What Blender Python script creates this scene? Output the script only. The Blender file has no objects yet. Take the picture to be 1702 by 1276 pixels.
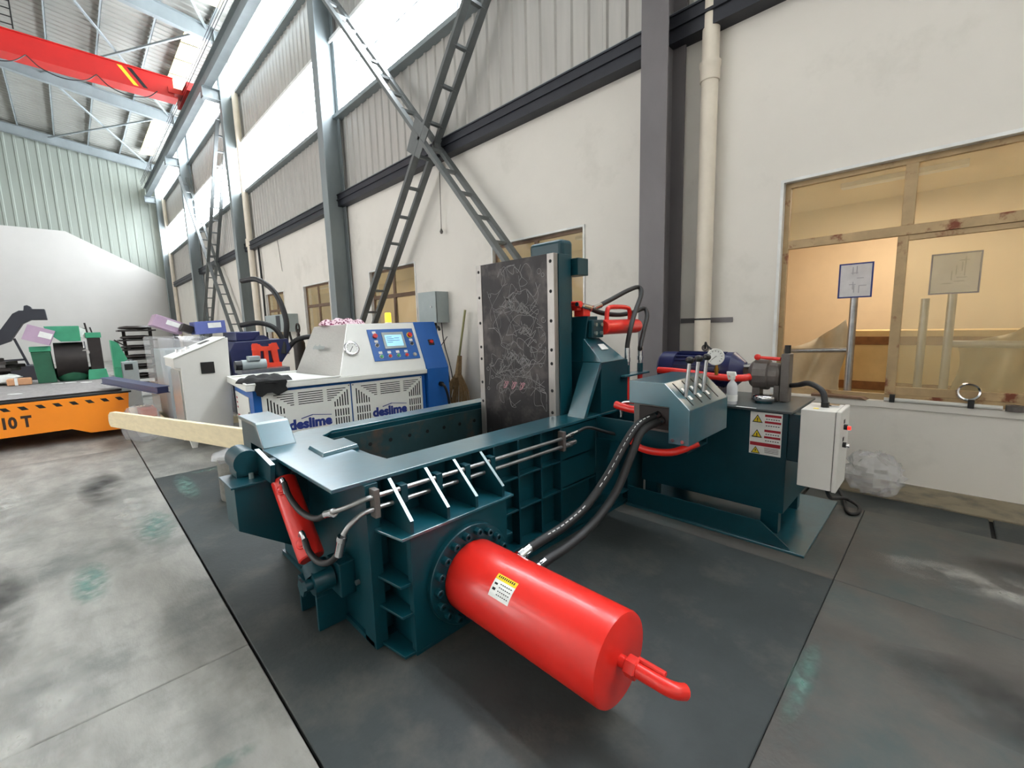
import bpy, bmesh, math, random
from mathutils import Vector, Matrix, Quaternion

S = bpy.context.scene
COL = S.collection
rnd = random.Random(7)

# ---------------------------------------------------------------- camera, world, exposure
cd = bpy.data.cameras.new('camera')
cam = bpy.data.objects.new('camera', cd)
COL.objects.link(cam)
S.camera = cam
cd.sensor_width = 36.0
cd.lens = 36.0 * 726.77 / 1702.0
cd.clip_start = 0.05
cd.clip_end = 200
YAW, PITCH, ROLL = 0.787912, 0.135059, 0.028094
_f = Vector((-math.sin(YAW) * math.cos(PITCH), math.cos(YAW) * math.cos(PITCH), -math.sin(PITCH)))
_r0 = Vector((math.cos(YAW), math.sin(YAW), 0))
_d0 = _f.cross(_r0)
_r = _r0 * math.cos(ROLL) + _d0 * math.sin(ROLL)
_d = _d0 * math.cos(ROLL) - _r0 * math.sin(ROLL)
cam.matrix_world = Matrix(((_r.x, -_d.x, -_f.x, 0), (_r.y, -_d.y, -_f.y, 0), (_r.z, -_d.z, -_f.z, 1.65), (0, 0, 0, 1)))

wd = bpy.data.worlds.new('overcast_sky')
S.world = wd
wd.use_nodes = True
bg = wd.node_tree.nodes['Background']
bg.inputs['Color'].default_value = (1.0, 0.99, 0.975, 1)
bg.inputs['Strength'].default_value = 1.35
S.view_settings.view_transform = 'Standard'
S.view_settings.look = 'None'
S.view_settings.gamma = 1.0
S.view_settings.use_curve_mapping = False
S.view_settings.exposure = 1.74
WINDOW_GLOW = 8.0          # daylight through the translucent upper window strips
S.cycles.max_bounces = 7
S.cycles.diffuse_bounces = 4
S.cycles.use_denoising = True
S.cycles.sample_clamp_indirect = 6


# ---------------------------------------------------------------- materials
def lin(c):
    o = []
    for v in c[:3]:
        v = v / 255.0
        o.append(v / 12.92 if v <= 0.04045 else ((v + 0.055) / 1.055) ** 2.4)
    return (o[0], o[1], o[2], 1.0)


MATS = {}


def mat(name, col, rough=0.5, metal=0.0, var=0.12, scale=6.0, bump=0.0, bscale=60.0, col2=None, thr=None, spec=0.5,
        emit=0.0, alpha=1.0, trans=0.0, coat=0.0, stretch=(1, 1, 1), col3=None, thr3=None, scale3=1.0, coat_ior=1.5, coat_rough=0.12):
    if name in MATS:
        return MATS[name]
    m = bpy.data.materials.new(name)
    m.use_nodes = True
    nt = m.node_tree
    N, Lk = nt.nodes, nt.links
    b = N['Principled BSDF']
    b.inputs['Roughness'].default_value = rough
    b.inputs['Metallic'].default_value = metal
    b.inputs['Specular IOR Level'].default_value = spec
    b.inputs['Coat Weight'].default_value = coat
    b.inputs['Coat IOR'].default_value = coat_ior
    b.inputs['Coat Roughness'].default_value = coat_rough
    b.inputs['Alpha'].default_value = alpha
    b.inputs['Transmission Weight'].default_value = trans
    c1 = lin(col)
    tc = N.new('ShaderNodeTexCoord')
    mp = N.new('ShaderNodeMapping')
    mp.inputs['Scale'].default_value = stretch
    Lk.new(tc.outputs['Object'], mp.inputs['Vector'])
    nz = N.new('ShaderNodeTexNoise')
    nz.inputs['Scale'].default_value = scale
    nz.inputs['Detail'].default_value = 6
    nz.inputs['Roughness'].default_value = 0.6
    Lk.new(mp.outputs['Vector'], nz.inputs['Vector'])
    rp = N.new('ShaderNodeValToRGB')
    if col2 is None:
        rp.color_ramp.elements[0].position = 0.3
        rp.color_ramp.elements[1].position = 0.7
        rp.color_ramp.elements[0].color = tuple(v * (1 - var) for v in c1[:3]) + (1,)
        rp.color_ramp.elements[1].color = tuple(min(1, v * (1 + var)) for v in c1[:3]) + (1,)
    else:
        t = thr or (0.4, 0.65)
        rp.color_ramp.elements[0].position = t[0]
        rp.color_ramp.elements[1].position = t[1]
        rp.color_ramp.elements[0].color = c1
        rp.color_ramp.elements[1].color = lin(col2)
    Lk.new(nz.outputs['Fac'], rp.inputs['Fac'])
    out = rp.outputs['Color']
    if col3 is not None:
        n3 = N.new('ShaderNodeTexNoise')
        n3.inputs['Scale'].default_value = scale3
        n3.inputs['Detail'].default_value = 8
        n3.inputs['Roughness'].default_value = 0.65
        Lk.new(tc.outputs['Object'], n3.inputs['Vector'])
        r3 = N.new('ShaderNodeValToRGB')
        r3.color_ramp.elements[0].position = thr3[0]
        r3.color_ramp.elements[1].position = thr3[1]
        Lk.new(n3.outputs['Fac'], r3.inputs['Fac'])
        mx = N.new('ShaderNodeMix')
        mx.data_type = 'RGBA'
        Lk.new(r3.outputs['Color'], mx.inputs['Factor'])
        Lk.new(out, mx.inputs['A'])
        mx.inputs['B'].default_value = lin(col3)
        out = mx.outputs['Result']
    Lk.new(out, b.inputs['Base Color'])
    if emit > 0:
        Lk.new(out, b.inputs['Emission Color'])
        b.inputs['Emission Strength'].default_value = emit
    if bump > 0:
        n2 = N.new('ShaderNodeTexNoise')
        n2.inputs['Scale'].default_value = bscale
        n2.inputs['Detail'].default_value = 4
        Lk.new(mp.outputs['Vector'], n2.inputs['Vector'])
        bp = N.new('ShaderNodeBump')
        bp.inputs['Strength'].default_value = bump
        bp.inputs['Distance'].default_value = 0.01
        Lk.new(n2.outputs['Fac'], bp.inputs['Height'])
        Lk.new(bp.outputs['Normal'], b.inputs['Normal'])
    MATS[name] = m
    return m


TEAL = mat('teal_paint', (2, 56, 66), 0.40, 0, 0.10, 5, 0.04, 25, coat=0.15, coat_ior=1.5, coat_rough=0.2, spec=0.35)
TEALLIT = mat('teal_paint_lit', (16, 84, 98), 0.30, 0.15, 0.16, 4, 0.05, 18, coat=1.0, coat_ior=2.0, coat_rough=0.22)  # same teal, lightened: light from above is put into the colour
EDGE = mat('ground_steel_edge', (150, 165, 165), 0.3, 0.8, 0.1)
RED = mat('red_paint', (226, 40, 30), 0.34, 0, 0.05, 3, coat=0.3)
STEEL = mat('steel', (165, 165, 165), 0.32, 0.9, 0.15, 20)
CHROME = mat('chrome', (210, 210, 212), 0.14, 1.0, 0.03)
DIE = mat('raw_mill_steel', (46, 44, 45), 0.5, 0.55, 0.25, 3, 0.05, 12, col3=(96, 90, 88), thr3=(0.5, 0.72), scale3=4, stretch=(3, 1, 0.5))
DIEEDGE = mat('milled_steel_strip', (150, 146, 142), 0.42, 0.7, 0.2, 9, stretch=(1, 1, 0.3))
CHALK = mat('white_chalk', (142, 140, 140), 0.9, 0, 0.1)
CHALKP = mat('pink_chalk', (205, 150, 160), 0.9, 0, 0.1)
INNER = mat('scuffed_chamber_steel', (44, 70, 74), 0.45, 0.2, 0.2, 4, col3=(92, 74, 62), thr3=(0.5, 0.66), scale3=3)
RUBBER = mat('black_rubber', (30, 30, 31), 0.55, 0, 0.15, 30)
BLACK = mat('black_plastic', (18, 18, 19), 0.4)
DARK = mat('dark_gap', (6, 7, 8), 0.8)
WHITEINK = mat('white_print', (225, 225, 225), 0.7)
PLASTER = mat('white_plaster', (226, 221, 213), 0.85, 0, 0.035, 0.8, 0.08, 14, col3=(200, 196, 186), thr3=(0.55, 0.8), scale3=0.7)
PLASTERLOW = mat('shaded_plaster', (190, 191, 192), 0.75, 0, 0.05, 1.5, 0.08, 14, col3=(160, 160, 160), thr3=(0.5, 0.72), scale3=2.2)  # unused plaster copy with the lower wall's shade in its colour
CLAD = mat('grey_cladding', (182, 179, 174), 0.45, 0.25, 0.08, 1.5, stretch=(4, 4, 0.4))
CLADG = mat('pale_green_cladding', (138, 145, 137), 0.5, 0.1, 0.06, 1.0, stretch=(4, 4, 0.4))
ENDPLASTER = mat('grey_white_end_plaster', (190, 188, 184), 0.85, 0, 0.035, 0.5, 0.08, 14)
CLADROOF = mat('roof_sheet', (146, 146, 140), 0.5, 0.1, 0.06, 1.0)
BLUESTEEL = mat('blue_grey_steel_paint', (132, 140, 142), 0.5, 0.1, 0.12, 1.2, stretch=(1, 1, 0.4))
BROWNSTEEL = mat('grey_brown_column_paint', (112, 108, 110), 0.55, 0.1, 0.14, 1.6, stretch=(1, 1, 0.5))
DKSTEEL = mat('dark_girt_paint', (44, 46, 54), 0.5, 0.2, 0.15, 2)
BRACE = mat('brace_grey_paint', (104, 108, 108), 0.5, 0.1, 0.14, 4)
CRANERED = mat('crane_red', (178, 28, 24), 0.45, 0, 0.08, 2)
YELLOW = mat('hazard_yellow', (226, 190, 40), 0.5)
PVC = mat('cream_pvc', (226, 216, 200), 0.5, 0, 0.06, 3)
ORANGE = mat('orange_cart_paint', (250, 142, 12), 0.42, 0, 0.06, 2, coat=0.2)
WOOD = mat('pale_pine', (226, 210, 172), 0.6, 0, 0.08, 3, 0.05, 30, stretch=(1, 12, 12))
WFRAME = mat('worn_window_frame', (176, 150, 112), 0.55, 0.2, 0.14, 6, col3=(120, 62, 38), thr3=(0.56, 0.66), scale3=5)
WFRAMED = mat('brown_window_frame', (112, 88, 70), 0.55, 0.1, 0.15, 6)
WHITETRIM = mat('white_trim', (226, 226, 224), 0.6)
CREAM = mat('cream_room_wall', (232, 212, 180), 0.8, 0, 0.05, 2)
CABW = mat('white_powder_coat', (226, 226, 220), 0.45, 0, 0.03, 4)
CABG = mat('light_grey_powder_coat', (208, 206, 200), 0.45, 0, 0.03, 4)
CABB = mat('blue_powder_coat', (22, 92, 170), 0.4, 0, 0.06, 4)
STAINL = mat('brushed_stainless', (190, 190, 186), 0.38, 0.85, 0.06, 14, stretch=(1, 12, 1))
GREYBOX = mat('grey_electric_box', (160, 170, 170), 0.45, 0.1, 0.06, 5)
NAVY = mat('navy_machine_paint', (34, 42, 84), 0.4, 0, 0.1, 4)
NAVYM = mat('navy_motor_paint', (26, 34, 84), 0.35, 0, 0.12, 8)
GREENM = mat('green_machine_paint', (58, 150, 112), 0.5, 0, 0.12, 4)
GREEND = mat('dark_green_paint', (34, 92, 66), 0.5, 0, 0.15, 4)
OILY = mat('oily_dark_iron', (42, 36, 34), 0.5, 0.3, 0.3, 6)
CASTGREY = mat('cast_grey', (104, 98, 94), 0.5, 0.3, 0.12, 20)
MAT_ = mat('grey_mat_board', (128, 124, 122), 0.7, 0, 0.14, 3, stretch=(1, 5, 1))
FILM = mat('clear_plastic_film', (225, 225, 228), 0.15, 0, 0.06, 8, 0.5, 14, alpha=0.30)
BAG = mat('woven_bag_cloth', (205, 190, 160), 0.6, 0, 0.12, 3, 0.5, 8)
CARD = mat('brown_cardboard', (196, 146, 108), 0.8, 0, 0.1, 4)
PAPER = mat('white_label_paper', (232, 232, 228), 0.6)
LRED = mat('label_red', (170, 28, 44), 0.6)
LYEL = mat('label_yellow', (232, 206, 40), 0.6)
LINK = mat('label_black', (26, 26, 28), 0.6)
LBLUE = mat('logo_blue', (38, 54, 128), 0.5)
STRAW = mat('broom_straw', (150, 122, 86), 0.85, 0, 0.25, 20)
FLORAL = mat('floral_cloth', (232, 205, 214), 0.85, 0, 0.1, 26, 0.3, 20, col2=(120, 40, 76), thr=(0.5, 0.54))
RAG = mat('black_cloth', (24, 24, 25), 0.85, 0, 0.2, 10, 0.4, 30)
BRASS = mat('brass', (190, 140, 60), 0.3, 0.9, 0.1)
LAMPY = mat('amber_lamp_glow', (255, 200, 40), 0.4, 0, 0.05, 4, emit=0.75)
SCREEN = mat('lit_screen', (150, 205, 240), 0.3, 0, 0.05, 2, emit=0.22)
LEDRED = mat('red_indicator', (255, 40, 30), 0.3, 0, 0.02, 2, emit=0.6)
BTNRED = mat('red_button', (214, 36, 32), 0.35)
BTNGRN = mat('green_button', (30, 150, 84), 0.35)
DIRTYGLASS = mat('dirty_glass', (214, 196, 150), 0.12, 0, 0.12, 3, alpha=0.30)
GLASS = mat('window_glass', (200, 205, 200), 0.06, 0, 0.05, 3, alpha=0.16)
BOTTLE = mat('translucent_bottle', (225, 225, 228), 0.25, 0, 0.03, 4, alpha=0.75)
PANEGLOW = mat('daylit_window_pane', (240, 247, 255), 0.5, 0, 0.02, 1.0, emit=WINDOW_GLOW)
FLOORL = mat('worn_concrete', (140, 138, 132), 0.52, 0, 0.30, 2.6, 0.25, 40, spec=0.4, col3=(96, 98, 94), thr3=(0.47, 0.68), scale3=1.4, stretch=(0.6, 1.6, 1))
FLOORD = mat('dark_painted_concrete', (60, 65, 65), 0.62, 0, 0.20, 1.6, 0.20, 40, spec=0.25, col3=(92, 90, 84), thr3=(0.50, 0.76), scale3=1.7)
FLOORM = mat('stained_concrete', (86, 83, 79), 0.58, 0, 0.26, 1.6, 0.20, 40, spec=0.3, col3=(66, 78, 78), thr3=(0.46, 0.68), scale3=1.5)
TEALSTAIN = mat('teal_paint_stain', (104, 140, 130), 0.6, 0, 0.2, 5)


def noisy_alpha(m, scale, lo, hi, top=1.0):
    """patchy film that thins out towards the rim of its own patch"""
    nt = m.node_tree
    N, Lk = nt.nodes, nt.links
    tc = N['Texture Coordinate']
    nz = N.new('ShaderNodeTexNoise')
    nz.inputs['Scale'].default_value = scale
    nz.inputs['Detail'].default_value = 8
    rp = N.new('ShaderNodeValToRGB')
    rp.color_ramp.elements[0].position = lo
    rp.color_ramp.elements[1].position = hi
    Lk.new(tc.outputs['Object'], nz.inputs['Vector'])
    Lk.new(nz.outputs['Fac'], rp.inputs['Fac'])
    sb = N.new('ShaderNodeVectorMath')
    sb.operation = 'SUBTRACT'
    sb.inputs[1].default_value = (0.5, 0.5, 0.5)
    ml = N.new('ShaderNodeVectorMath')
    ml.operation = 'MULTIPLY'
    ml.inputs[1].default_value = (2, 2, 0)
    ln = N.new('ShaderNodeVectorMath')
    ln.operation = 'LENGTH'
    mr = N.new('ShaderNodeMapRange')
    mr.inputs['From Min'].default_value = 1.0
    mr.inputs['From Max'].default_value = 0.25
    mr.inputs['To Min'].default_value = 0.0
    mr.inputs['To Max'].default_value = top
    mx = N.new('ShaderNodeMath')
    mx.operation = 'MULTIPLY'
    Lk.new(tc.outputs['Generated'], sb.inputs[0])
    Lk.new(sb.outputs['Vector'], ml.inputs[0])
    Lk.new(ml.outputs['Vector'], ln.inputs[0])
    Lk.new(ln.outputs['Value'], mr.inputs['Value'])
    Lk.new(mr.outputs['Result'], mx.inputs[0])
    Lk.new(rp.outputs['Color'], mx.inputs[1])
    Lk.new(mx.outputs['Value'], N['Principled BSDF'].inputs['Alpha'])
    return m


noisy_alpha(TEALSTAIN, 14.0, 0.36, 0.66, 0.6)
DARKPATCH = noisy_alpha(mat('dark_floor_tone', (52, 54, 53), 0.6, 0, 0.2, 4), 2.5, 0.36, 0.66, 0.55)  # soft darker floor patches, fading towards the rim
SCUFF = noisy_alpha(mat('pale_scuff', (186, 184, 176), 0.7, 0, 0.1, 4), 5.0, 0.44, 0.66, 0.5)
SAND = mat('sandy_stained_concrete', (140, 128, 106), 0.6, 0, 0.2, 2, col3=(90, 86, 78), thr3=(0.45, 0.65), scale3=3)
PURPLEBOX = mat('mauve_carton', (176, 150, 172), 0.6, 0, 0.08, 4)


# ---------------------------------------------------------------- geometry helpers: each returns (verts, faces)
def join(*gs):
    V, Fc = [], []
    for v, f in gs:
        o = len(V)
        V += [tuple(p) for p in v]
        Fc += [tuple(i + o for i in q) for q in f]
    return V, Fc


def box(x0, x1, y0, y1, z0, z1):
    v = [(x0, y0, z0), (x1, y0, z0), (x1, y1, z0), (x0, y1, z0), (x0, y0, z1), (x1, y0, z1), (x1, y1, z1), (x0, y1, z1)]
    return v, [(0, 3, 2, 1), (4, 5, 6, 7), (0, 1, 5, 4), (1, 2, 6, 5), (2, 3, 7, 6), (3, 0, 4, 7)]


def prism(poly, axis, a0, a1):
    """extrude a 2-d polygon along an axis: 'x' -> (y,z), 'y' -> (x,z), 'z' -> (x,y)"""
    def P(p, a):
        return {'x': (a, p[0], p[1]), 'y': (p[0], a, p[1]), 'z': (p[0], p[1], a)}[axis]
    n = len(poly)
    v = [P(p, a0) for p in poly] + [P(p, a1) for p in poly]
    f = [tuple(range(n))[::-1], tuple(range(n, 2 * n))] + [(i, (i + 1) % n, n + (i + 1) % n, n + i) for i in range(n)]
    return v, f


def frame_of(d):
    d = Vector(d).normalized()
    a = Vector((0, 0, 1)) if abs(d.z) < 0.9 else Vector((1, 0, 0))
    u = a.cross(d).normalized()
    return u, d.cross(u).normalized(), d


def cyl(p0, p1, r0, r1=None, n=20, caps=True):
    r1 = r0 if r1 is None else r1
    p0, p1 = Vector(p0), Vector(p1)
    u, w, _ = frame_of(p1 - p0)
    v, f = [], []
    for p, r in ((p0, r0), (p1, r1)):
        for i in range(n):
            t = 2 * math.pi * i / n
            v.append(tuple(p + u * (r * math.cos(t)) + w * (r * math.sin(t))))
    f += [(i, (i + 1) % n, n + (i + 1) % n, n + i) for i in range(n)]
    if caps:
        f += [tuple(range(n))[::-1], tuple(range(n, 2 * n))]
    return v, f


def lathe(p0, axis, prof, n=24, ring=False):
    """prof: list of (distance along axis, radius)"""
    p0 = Vector(p0)
    u, w, d = frame_of(axis)
    v, f = [], []
    for a, r in prof:
        for i in range(n):
            t = 2 * math.pi * i / n
            v.append(tuple(p0 + d * a + u * (r * math.cos(t)) + w * (r * math.sin(t))))
    m = len(prof)
    for k in range(m - 1):
        f += [(k * n + i, k * n + (i + 1) % n, (k + 1) * n + (i + 1) % n, (k + 1) * n + i) for i in range(n)]
    if ring:
        k = m - 1
        f += [(k * n + i, k * n + (i + 1) % n, (i + 1) % n, i) for i in range(n)]
    else:
        f += [tuple(range(n))[::-1], tuple(range((m - 1) * n, m * n))]
    return v, f


def spline(pts, k=6):
    P = [Vector(p) for p in pts]
    P = [P[0] * 2 - P[1]] + P + [P[-1] * 2 - P[-2]]
    out = []
    for i in range(1, len(P) - 2):
        a, b, c, d = P[i - 1:i + 3]
        for j in range(k):
            t = j / k
            out.append(0.5 * ((2 * b) + (c - a) * t + (2 * a - 5 * b + 4 * c - d) * t * t + (3 * b - a - 3 * c + d) * t ** 3))
    out.append(P[-2])
    return out


def tube(pts, r, n=10, smooth=6):
    P = spline(pts, smooth) if smooth else [Vector(p) for p in pts]
    v, f = [], []
    t0 = (P[1] - P[0]).normalized()
    u, w, _ = frame_of(t0)
    for i, p in enumerate(P):
        a = P[max(i - 1, 0)]
        b = P[min(i + 1, len(P) - 1)]
        t = (b - a).normalized()
        q = t0.rotation_difference(t)
        u, w = q @ u, q @ w
        t0 = t
        for k in range(n):
            s = 2 * math.pi * k / n
            v.append(tuple(p + u * (r * math.cos(s)) + w * (r * math.sin(s))))
    for i in range(len(P) - 1):
        f += [(i * n + k, i * n + (k + 1) % n, (i + 1) * n + (k + 1) % n, (i + 1) * n + k) for k in range(n)]
    m = len(P) - 1
    f += [tuple(range(n))[::-1], tuple(m * n + k for k in range(n))]
    return v, f


def bar(p0, p1, wy, wz, up=(0, 0, 1)):
    """rectangular bar from p0 to p1, cross section wy x wz"""
    p0, p1 = Vector(p0), Vector(p1)
    d = (p1 - p0).normalized()
    s = d.cross(Vector(up)).normalized()
    t = s.cross(d).normalized()
    v = []
    for p in (p0, p1):
        for a, b in ((-1, -1), (1, -1), (1, 1), (-1, 1)):
            v.append(tuple(p + s * (a * wy / 2) + t * (b * wz / 2)))
    return v, [(0, 3, 2, 1), (4, 5, 6, 7), (0, 1, 5, 4), (1, 2, 6, 5), (2, 3, 7, 6), (3, 0, 4, 7)]


def hexv(b, t):
    """eight-corner block from bottom and top quads"""
    return list(b) + list(t), [(0, 3, 2, 1), (4, 5, 6, 7), (0, 1, 5, 4), (1, 2, 6, 5), (2, 3, 7, 6), (3, 0, 4, 7)]


def xf(g, m):
    return [tuple(m @ Vector(p)) for p in g[0]], g[1]


def blob(c, rx, ry, rz, n=12, m=8, jit=0.0, flat=None, seed=1):
    r = random.Random(seed)
    v, f = [], []
    for j in range(1, m):
        ph = math.pi * j / m
        for i in range(n):
            t = 2 * math.pi * i / n
            k = 1 + r.uniform(-jit, jit)
            z = c[2] + rz * math.cos(ph) * k
            if flat is not None:
                z = max(z, flat)
            v.append((c[0] + rx * math.sin(ph) * math.cos(t) * k, c[1] + ry * math.sin(ph) * math.sin(t) * k, z))
    for j in range(m - 2):
        f += [(j * n + i, (j + 1) * n + i, (j + 1) * n + (i + 1) % n, j * n + (i + 1) % n) for i in range(n)]
    f += [tuple(range(n)), tuple((m - 2) * n + i for i in range(n))[::-1]]
    return v, f


WLOC = {}


def empty(name, loc, label, cat, group=None):
    o = bpy.data.objects.new(name, None)
    COL.objects.link(o)
    o.location = loc
    o.empty_display_size = 0.1
    WLOC[o.name] = Vector(loc)
    tag(o, label, cat, group)
    return o


def tag(o, label=None, cat=None, group=None, kind=None):
    if label:
        o['label'] = label
    if cat:
        o['category'] = cat
    if group:
        o['group'] = group
    if kind:
        o['kind'] = kind
    return o


def mk(name, g, m, parent=None, bevel=0.0, smooth=None, label=None, seg=2):
    """one mesh object from (verts, faces) in world coordinates; origin at the bottom centre"""
    v, f = g
    xs, ys, zs = zip(*v)
    c = Vector(((min(xs) + max(xs)) / 2, (min(ys) + max(ys)) / 2, min(zs)))
    me = bpy.data.meshes.new(name)
    me.from_pydata([(p[0] - c.x, p[1] - c.y, p[2] - c.z) for p in v], [], f)
    bm = bmesh.new()
    bm.from_mesh(me)
    bmesh.ops.recalc_face_normals(bm, faces=bm.faces)
    bm.to_mesh(me)
    bm.free()
    me.materials.append(m)
    if smooth:
        for p in me.polygons:
            p.use_smooth = True
        me.set_sharp_from_angle(angle=math.radians(smooth))
    o = bpy.data.objects.new(name, me)
    COL.objects.link(o)
    WLOC[o.name] = c
    if parent is not None:
        o.parent = parent
        o.location = c - WLOC[parent.name]
    else:
        o.location = c
    if bevel > 0:
        b = o.modifiers.new('bevel', 'BEVEL')
        b.width = bevel
        b.segments = seg
        b.limit_method = 'ANGLE'
        b.angle_limit = math.radians(40)
    if label:
        o['label'] = label
    return o


def dup(o, loc, parent=None, rot=None):
    """copy of a mesh object at a world location, sharing its mesh"""
    c = o.copy()
    COL.objects.link(c)
    WLOC[c.name] = Vector(loc)
    c.parent = parent
    c.location = Vector(loc) - (WLOC[parent.name] if parent is not None else Vector())
    if rot is not None:
        c.rotation_euler = rot
    return c


def struct(name, g, m, bevel=0.0, smooth=None, parent=None):
    o = mk(name, g, m, parent, bevel, smooth)
    if parent is None:
        o['kind'] = 'structure'
    return o


def text_geo(s, size, depth=0.002, bold=0.0, extra=None):
    """flat lettering in its own x-y plane, as (verts, faces)"""
    cu = bpy.data.curves.new('txt', 'FONT')
    cu.body = s
    cu.size = size
    cu.extrude = depth
    cu.offset = bold
    cu.resolution_u = 3
    o = bpy.data.objects.new('txt', cu)
    COL.objects.link(o)
    dg = bpy.context.evaluated_depsgraph_get()
    me = bpy.data.meshes.new_from_object(o.evaluated_get(dg))
    v = [tuple(p.co) for p in me.vertices]
    f = [tuple(p.vertices) for p in me.polygons]
    bpy.data.objects.remove(o)
    bpy.data.curves.remove(cu)
    bpy.data.meshes.remove(me)
    return v, f


def placed(g, origin, ex, ez):
    """put x-y plane geometry with its x along ex and its y along ez"""
    ex, ez = Vector(ex).normalized(), Vector(ez).normalized()
    n = ex.cross(ez)
    m = Matrix(((ex.x, ez.x, n.x, origin[0]), (ex.y, ez.y, n.y, origin[1]), (ex.z, ez.z, n.z, origin[2]), (0, 0, 0, 1)))
    return xf(g, m)


# ================================================================ THE BUILDING
YW = 5.6
XE = -39.5
XN = 6.5
YO = -12.0


def roof_z(y):
    return 13.0 + 0.12 * (5.3 - y)


# ---- floor: concrete slabs with recessed joints
floor = struct('floor', box(XE - 1, XN + 1, YO - 1, YW + 0.1, -0.12, -0.035), DARK)
J = 0.007


def slab(x0, x1, y0, y1, m, g=J, z=0.0, name='floor_slab'):
    return mk(name, box(x0 + g, x1 - g, y0 + g, y1 - g, -0.034, z), m, floor, bevel=0.004, seg=1)


for x0, x1 in ((-2.53, 6.5), (-8.5, -2.53), (-14.5, -8.5), (-20.5, -14.5), (-30, -20.5), (XE, -30)):
    slab(x0, x1, -5.5, 0.482, FLOORL, 0.003)
    slab(x0, x1, YO, -5.5, FLOORL)
for x0, x1, m in ((-0.41, 6.5, FLOORM), (-6.4, -0.41, FLOORD), (-12.4, -6.4, FLOORL), (-20.5, -12.4, FLOORL), (-30, -20.5, FLOORL), (XE, -30, FLOORL)):
    slab(x0, x1, 0.49, 3.22, m, 0.0015)
    slab(x0, x1, 3.22, 4.60, FLOORM if x1 > -7 else FLOORL, 0.0015)
slab(XE, XN, 5.06, YW, SAND, 0.003)
x = 6.4
tc_proto = None
while x > -14:
    if tc_proto is None:
        tc_proto = mk('trench_cover', box(x - 1.19, x, 4.61, 5.05, -0.034, -0.008), FLOORD, floor, bevel=0.006, seg=1)
    else:
        dup(tc_proto, (x - 0.595, 4.83, -0.034), floor)
    x -= 1.215


def floor_film(pts, m, z):
    """an irregular flat film on the floor: teal paint, scuffs and darker patches"""
    return mk('floor_patch', prism(pts, 'z', z, z + 0.0006), m, floor)


def ragged(x0, y0, x1, y1, w, seed, n=14):
    """irregular oval outline stretched between two points"""
    r = random.Random(seed)
    cx, cy = (x0 + x1) / 2, (y0 + y1) / 2
    dx, dy = x1 - x0, y1 - y0
    ln = math.hypot(dx, dy)
    ux, uy = dx / ln, dy / ln
    out = []
    for i in range(2 * n):
        t = math.pi * i / n
        k = r.uniform(0.9, 1.05)
        a, b = math.cos(t) * ln / 2 * k, math.sin(t) * w * k
        out.append((cx + ux * a - uy * b, cy + uy * a + ux * b))
    return out


for a in ((-0.365, 1.85, -0.365, 2.55, 0.055, 3), (-6.4, 0.70, -5.2, 0.70, 0.10, 5), (-5.3, 0.32, -4.3, 0.32, 0.16, 6), (-6.28, 0.7, -6.28, 1.6, 0.07, 8),
          (-1.86, -0.45, -1.86, 0.40, 0.06, 9), (0.1, 2.0, 0.6, 2.0, 0.12, 10), (-4.4, -0.1, -3.6, -0.1, 0.12, 11)):
    floor_film(ragged(*a), TEALSTAIN, 0.0006)
for a in ((-4.8, -0.55, -3.0, -0.55, 0.22, 32), (-0.2, 2.6, 1.1, 2.6, 0.30, 35), (-7.4, 0.05, -5.6, 0.05, 0.22, 39), (-2.9, -0.75, -1.2, -0.75, 0.3, 40), (0.0, 4.05, 1.4, 4.05, 0.22, 41)):
    floor_film(ragged(*a), DARKPATCH, 0.0009)
for a in ((-0.3, 3.75, 1.0, 3.75, 0.22, 36), (-3.4, -0.3, -1.8, -0.3, 0.22, 37), (-7.6, -0.7, -5.0, -0.7, 0.30, 38), (-6.0, 0.2, -4.6, 0.2, 0.15, 42)):
    floor_film(ragged(*a), SCUFF, 0.0012)

# ---- long wall with window openings
WIN = [(-1.42, 0.68), (-6.05, -3.99), (-10.72, -8.58), (-15.27, -13.2), (-19.24, -17.15)]
SILL, HEAD = 0.80, 3.10
parts = [box(XE, XN, YW, YW + 0.24, 0, SILL), box(XE, XN, YW, YW + 0.24, HEAD, 5.02)]
edges = [XN]
for a, b in WIN:
    edges += [b, a]
edges.append(XE)
for i in range(0, len(edges), 2):
    parts.append(box(edges[i + 1], edges[i], YW, YW + 0.24, SILL, HEAD))
wall_back = struct('wall_back', join(*parts), PLASTER)

# cladding sheets on the long wall
def sheet_geo(w, z0, z1, d=0.03, rib=0.3, y=0.0):
    prof = []
    n = int(round(w / rib))
    for i in range(n):
        x0 = i * rib
        prof += [(x0, 0), (x0 + rib * 0.62, 0), (x0 + rib * 0.70, -d), (x0 + rib * 0.88, -d), (x0 + rib * 0.96, 0)]
    prof.append((w, 0))
    v, f = [], []
    for px, py in prof:
        v += [(px, y + py, z0), (px, y + py, z1)]
    for i in range(len(prof) - 1):
        f.append((2 * i, 2 * i + 2, 2 * i + 3, 2 * i + 1))
    return v, f


clad = tag(empty('wall_cladding', (0, YW, 5.2), None, None), kind='structure')
for z0, z1 in ((5.22, 7.14), (8.93, 10.72), (12.5, 13.3)):
    proto = None
    x = -39.3
    while x < 5.5:
        g = sheet_geo(0.9, z0, z1)
        if proto is None:
            proto = mk('cladding_sheet', ([(p[0] + x, p[1] + YW + 0.04, p[2]) for p in g[0]], g[1]), CLAD, clad)
        else:
            dup(proto, (x + 0.45, YW + 0.025, z0), clad)
        x += 0.9

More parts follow.
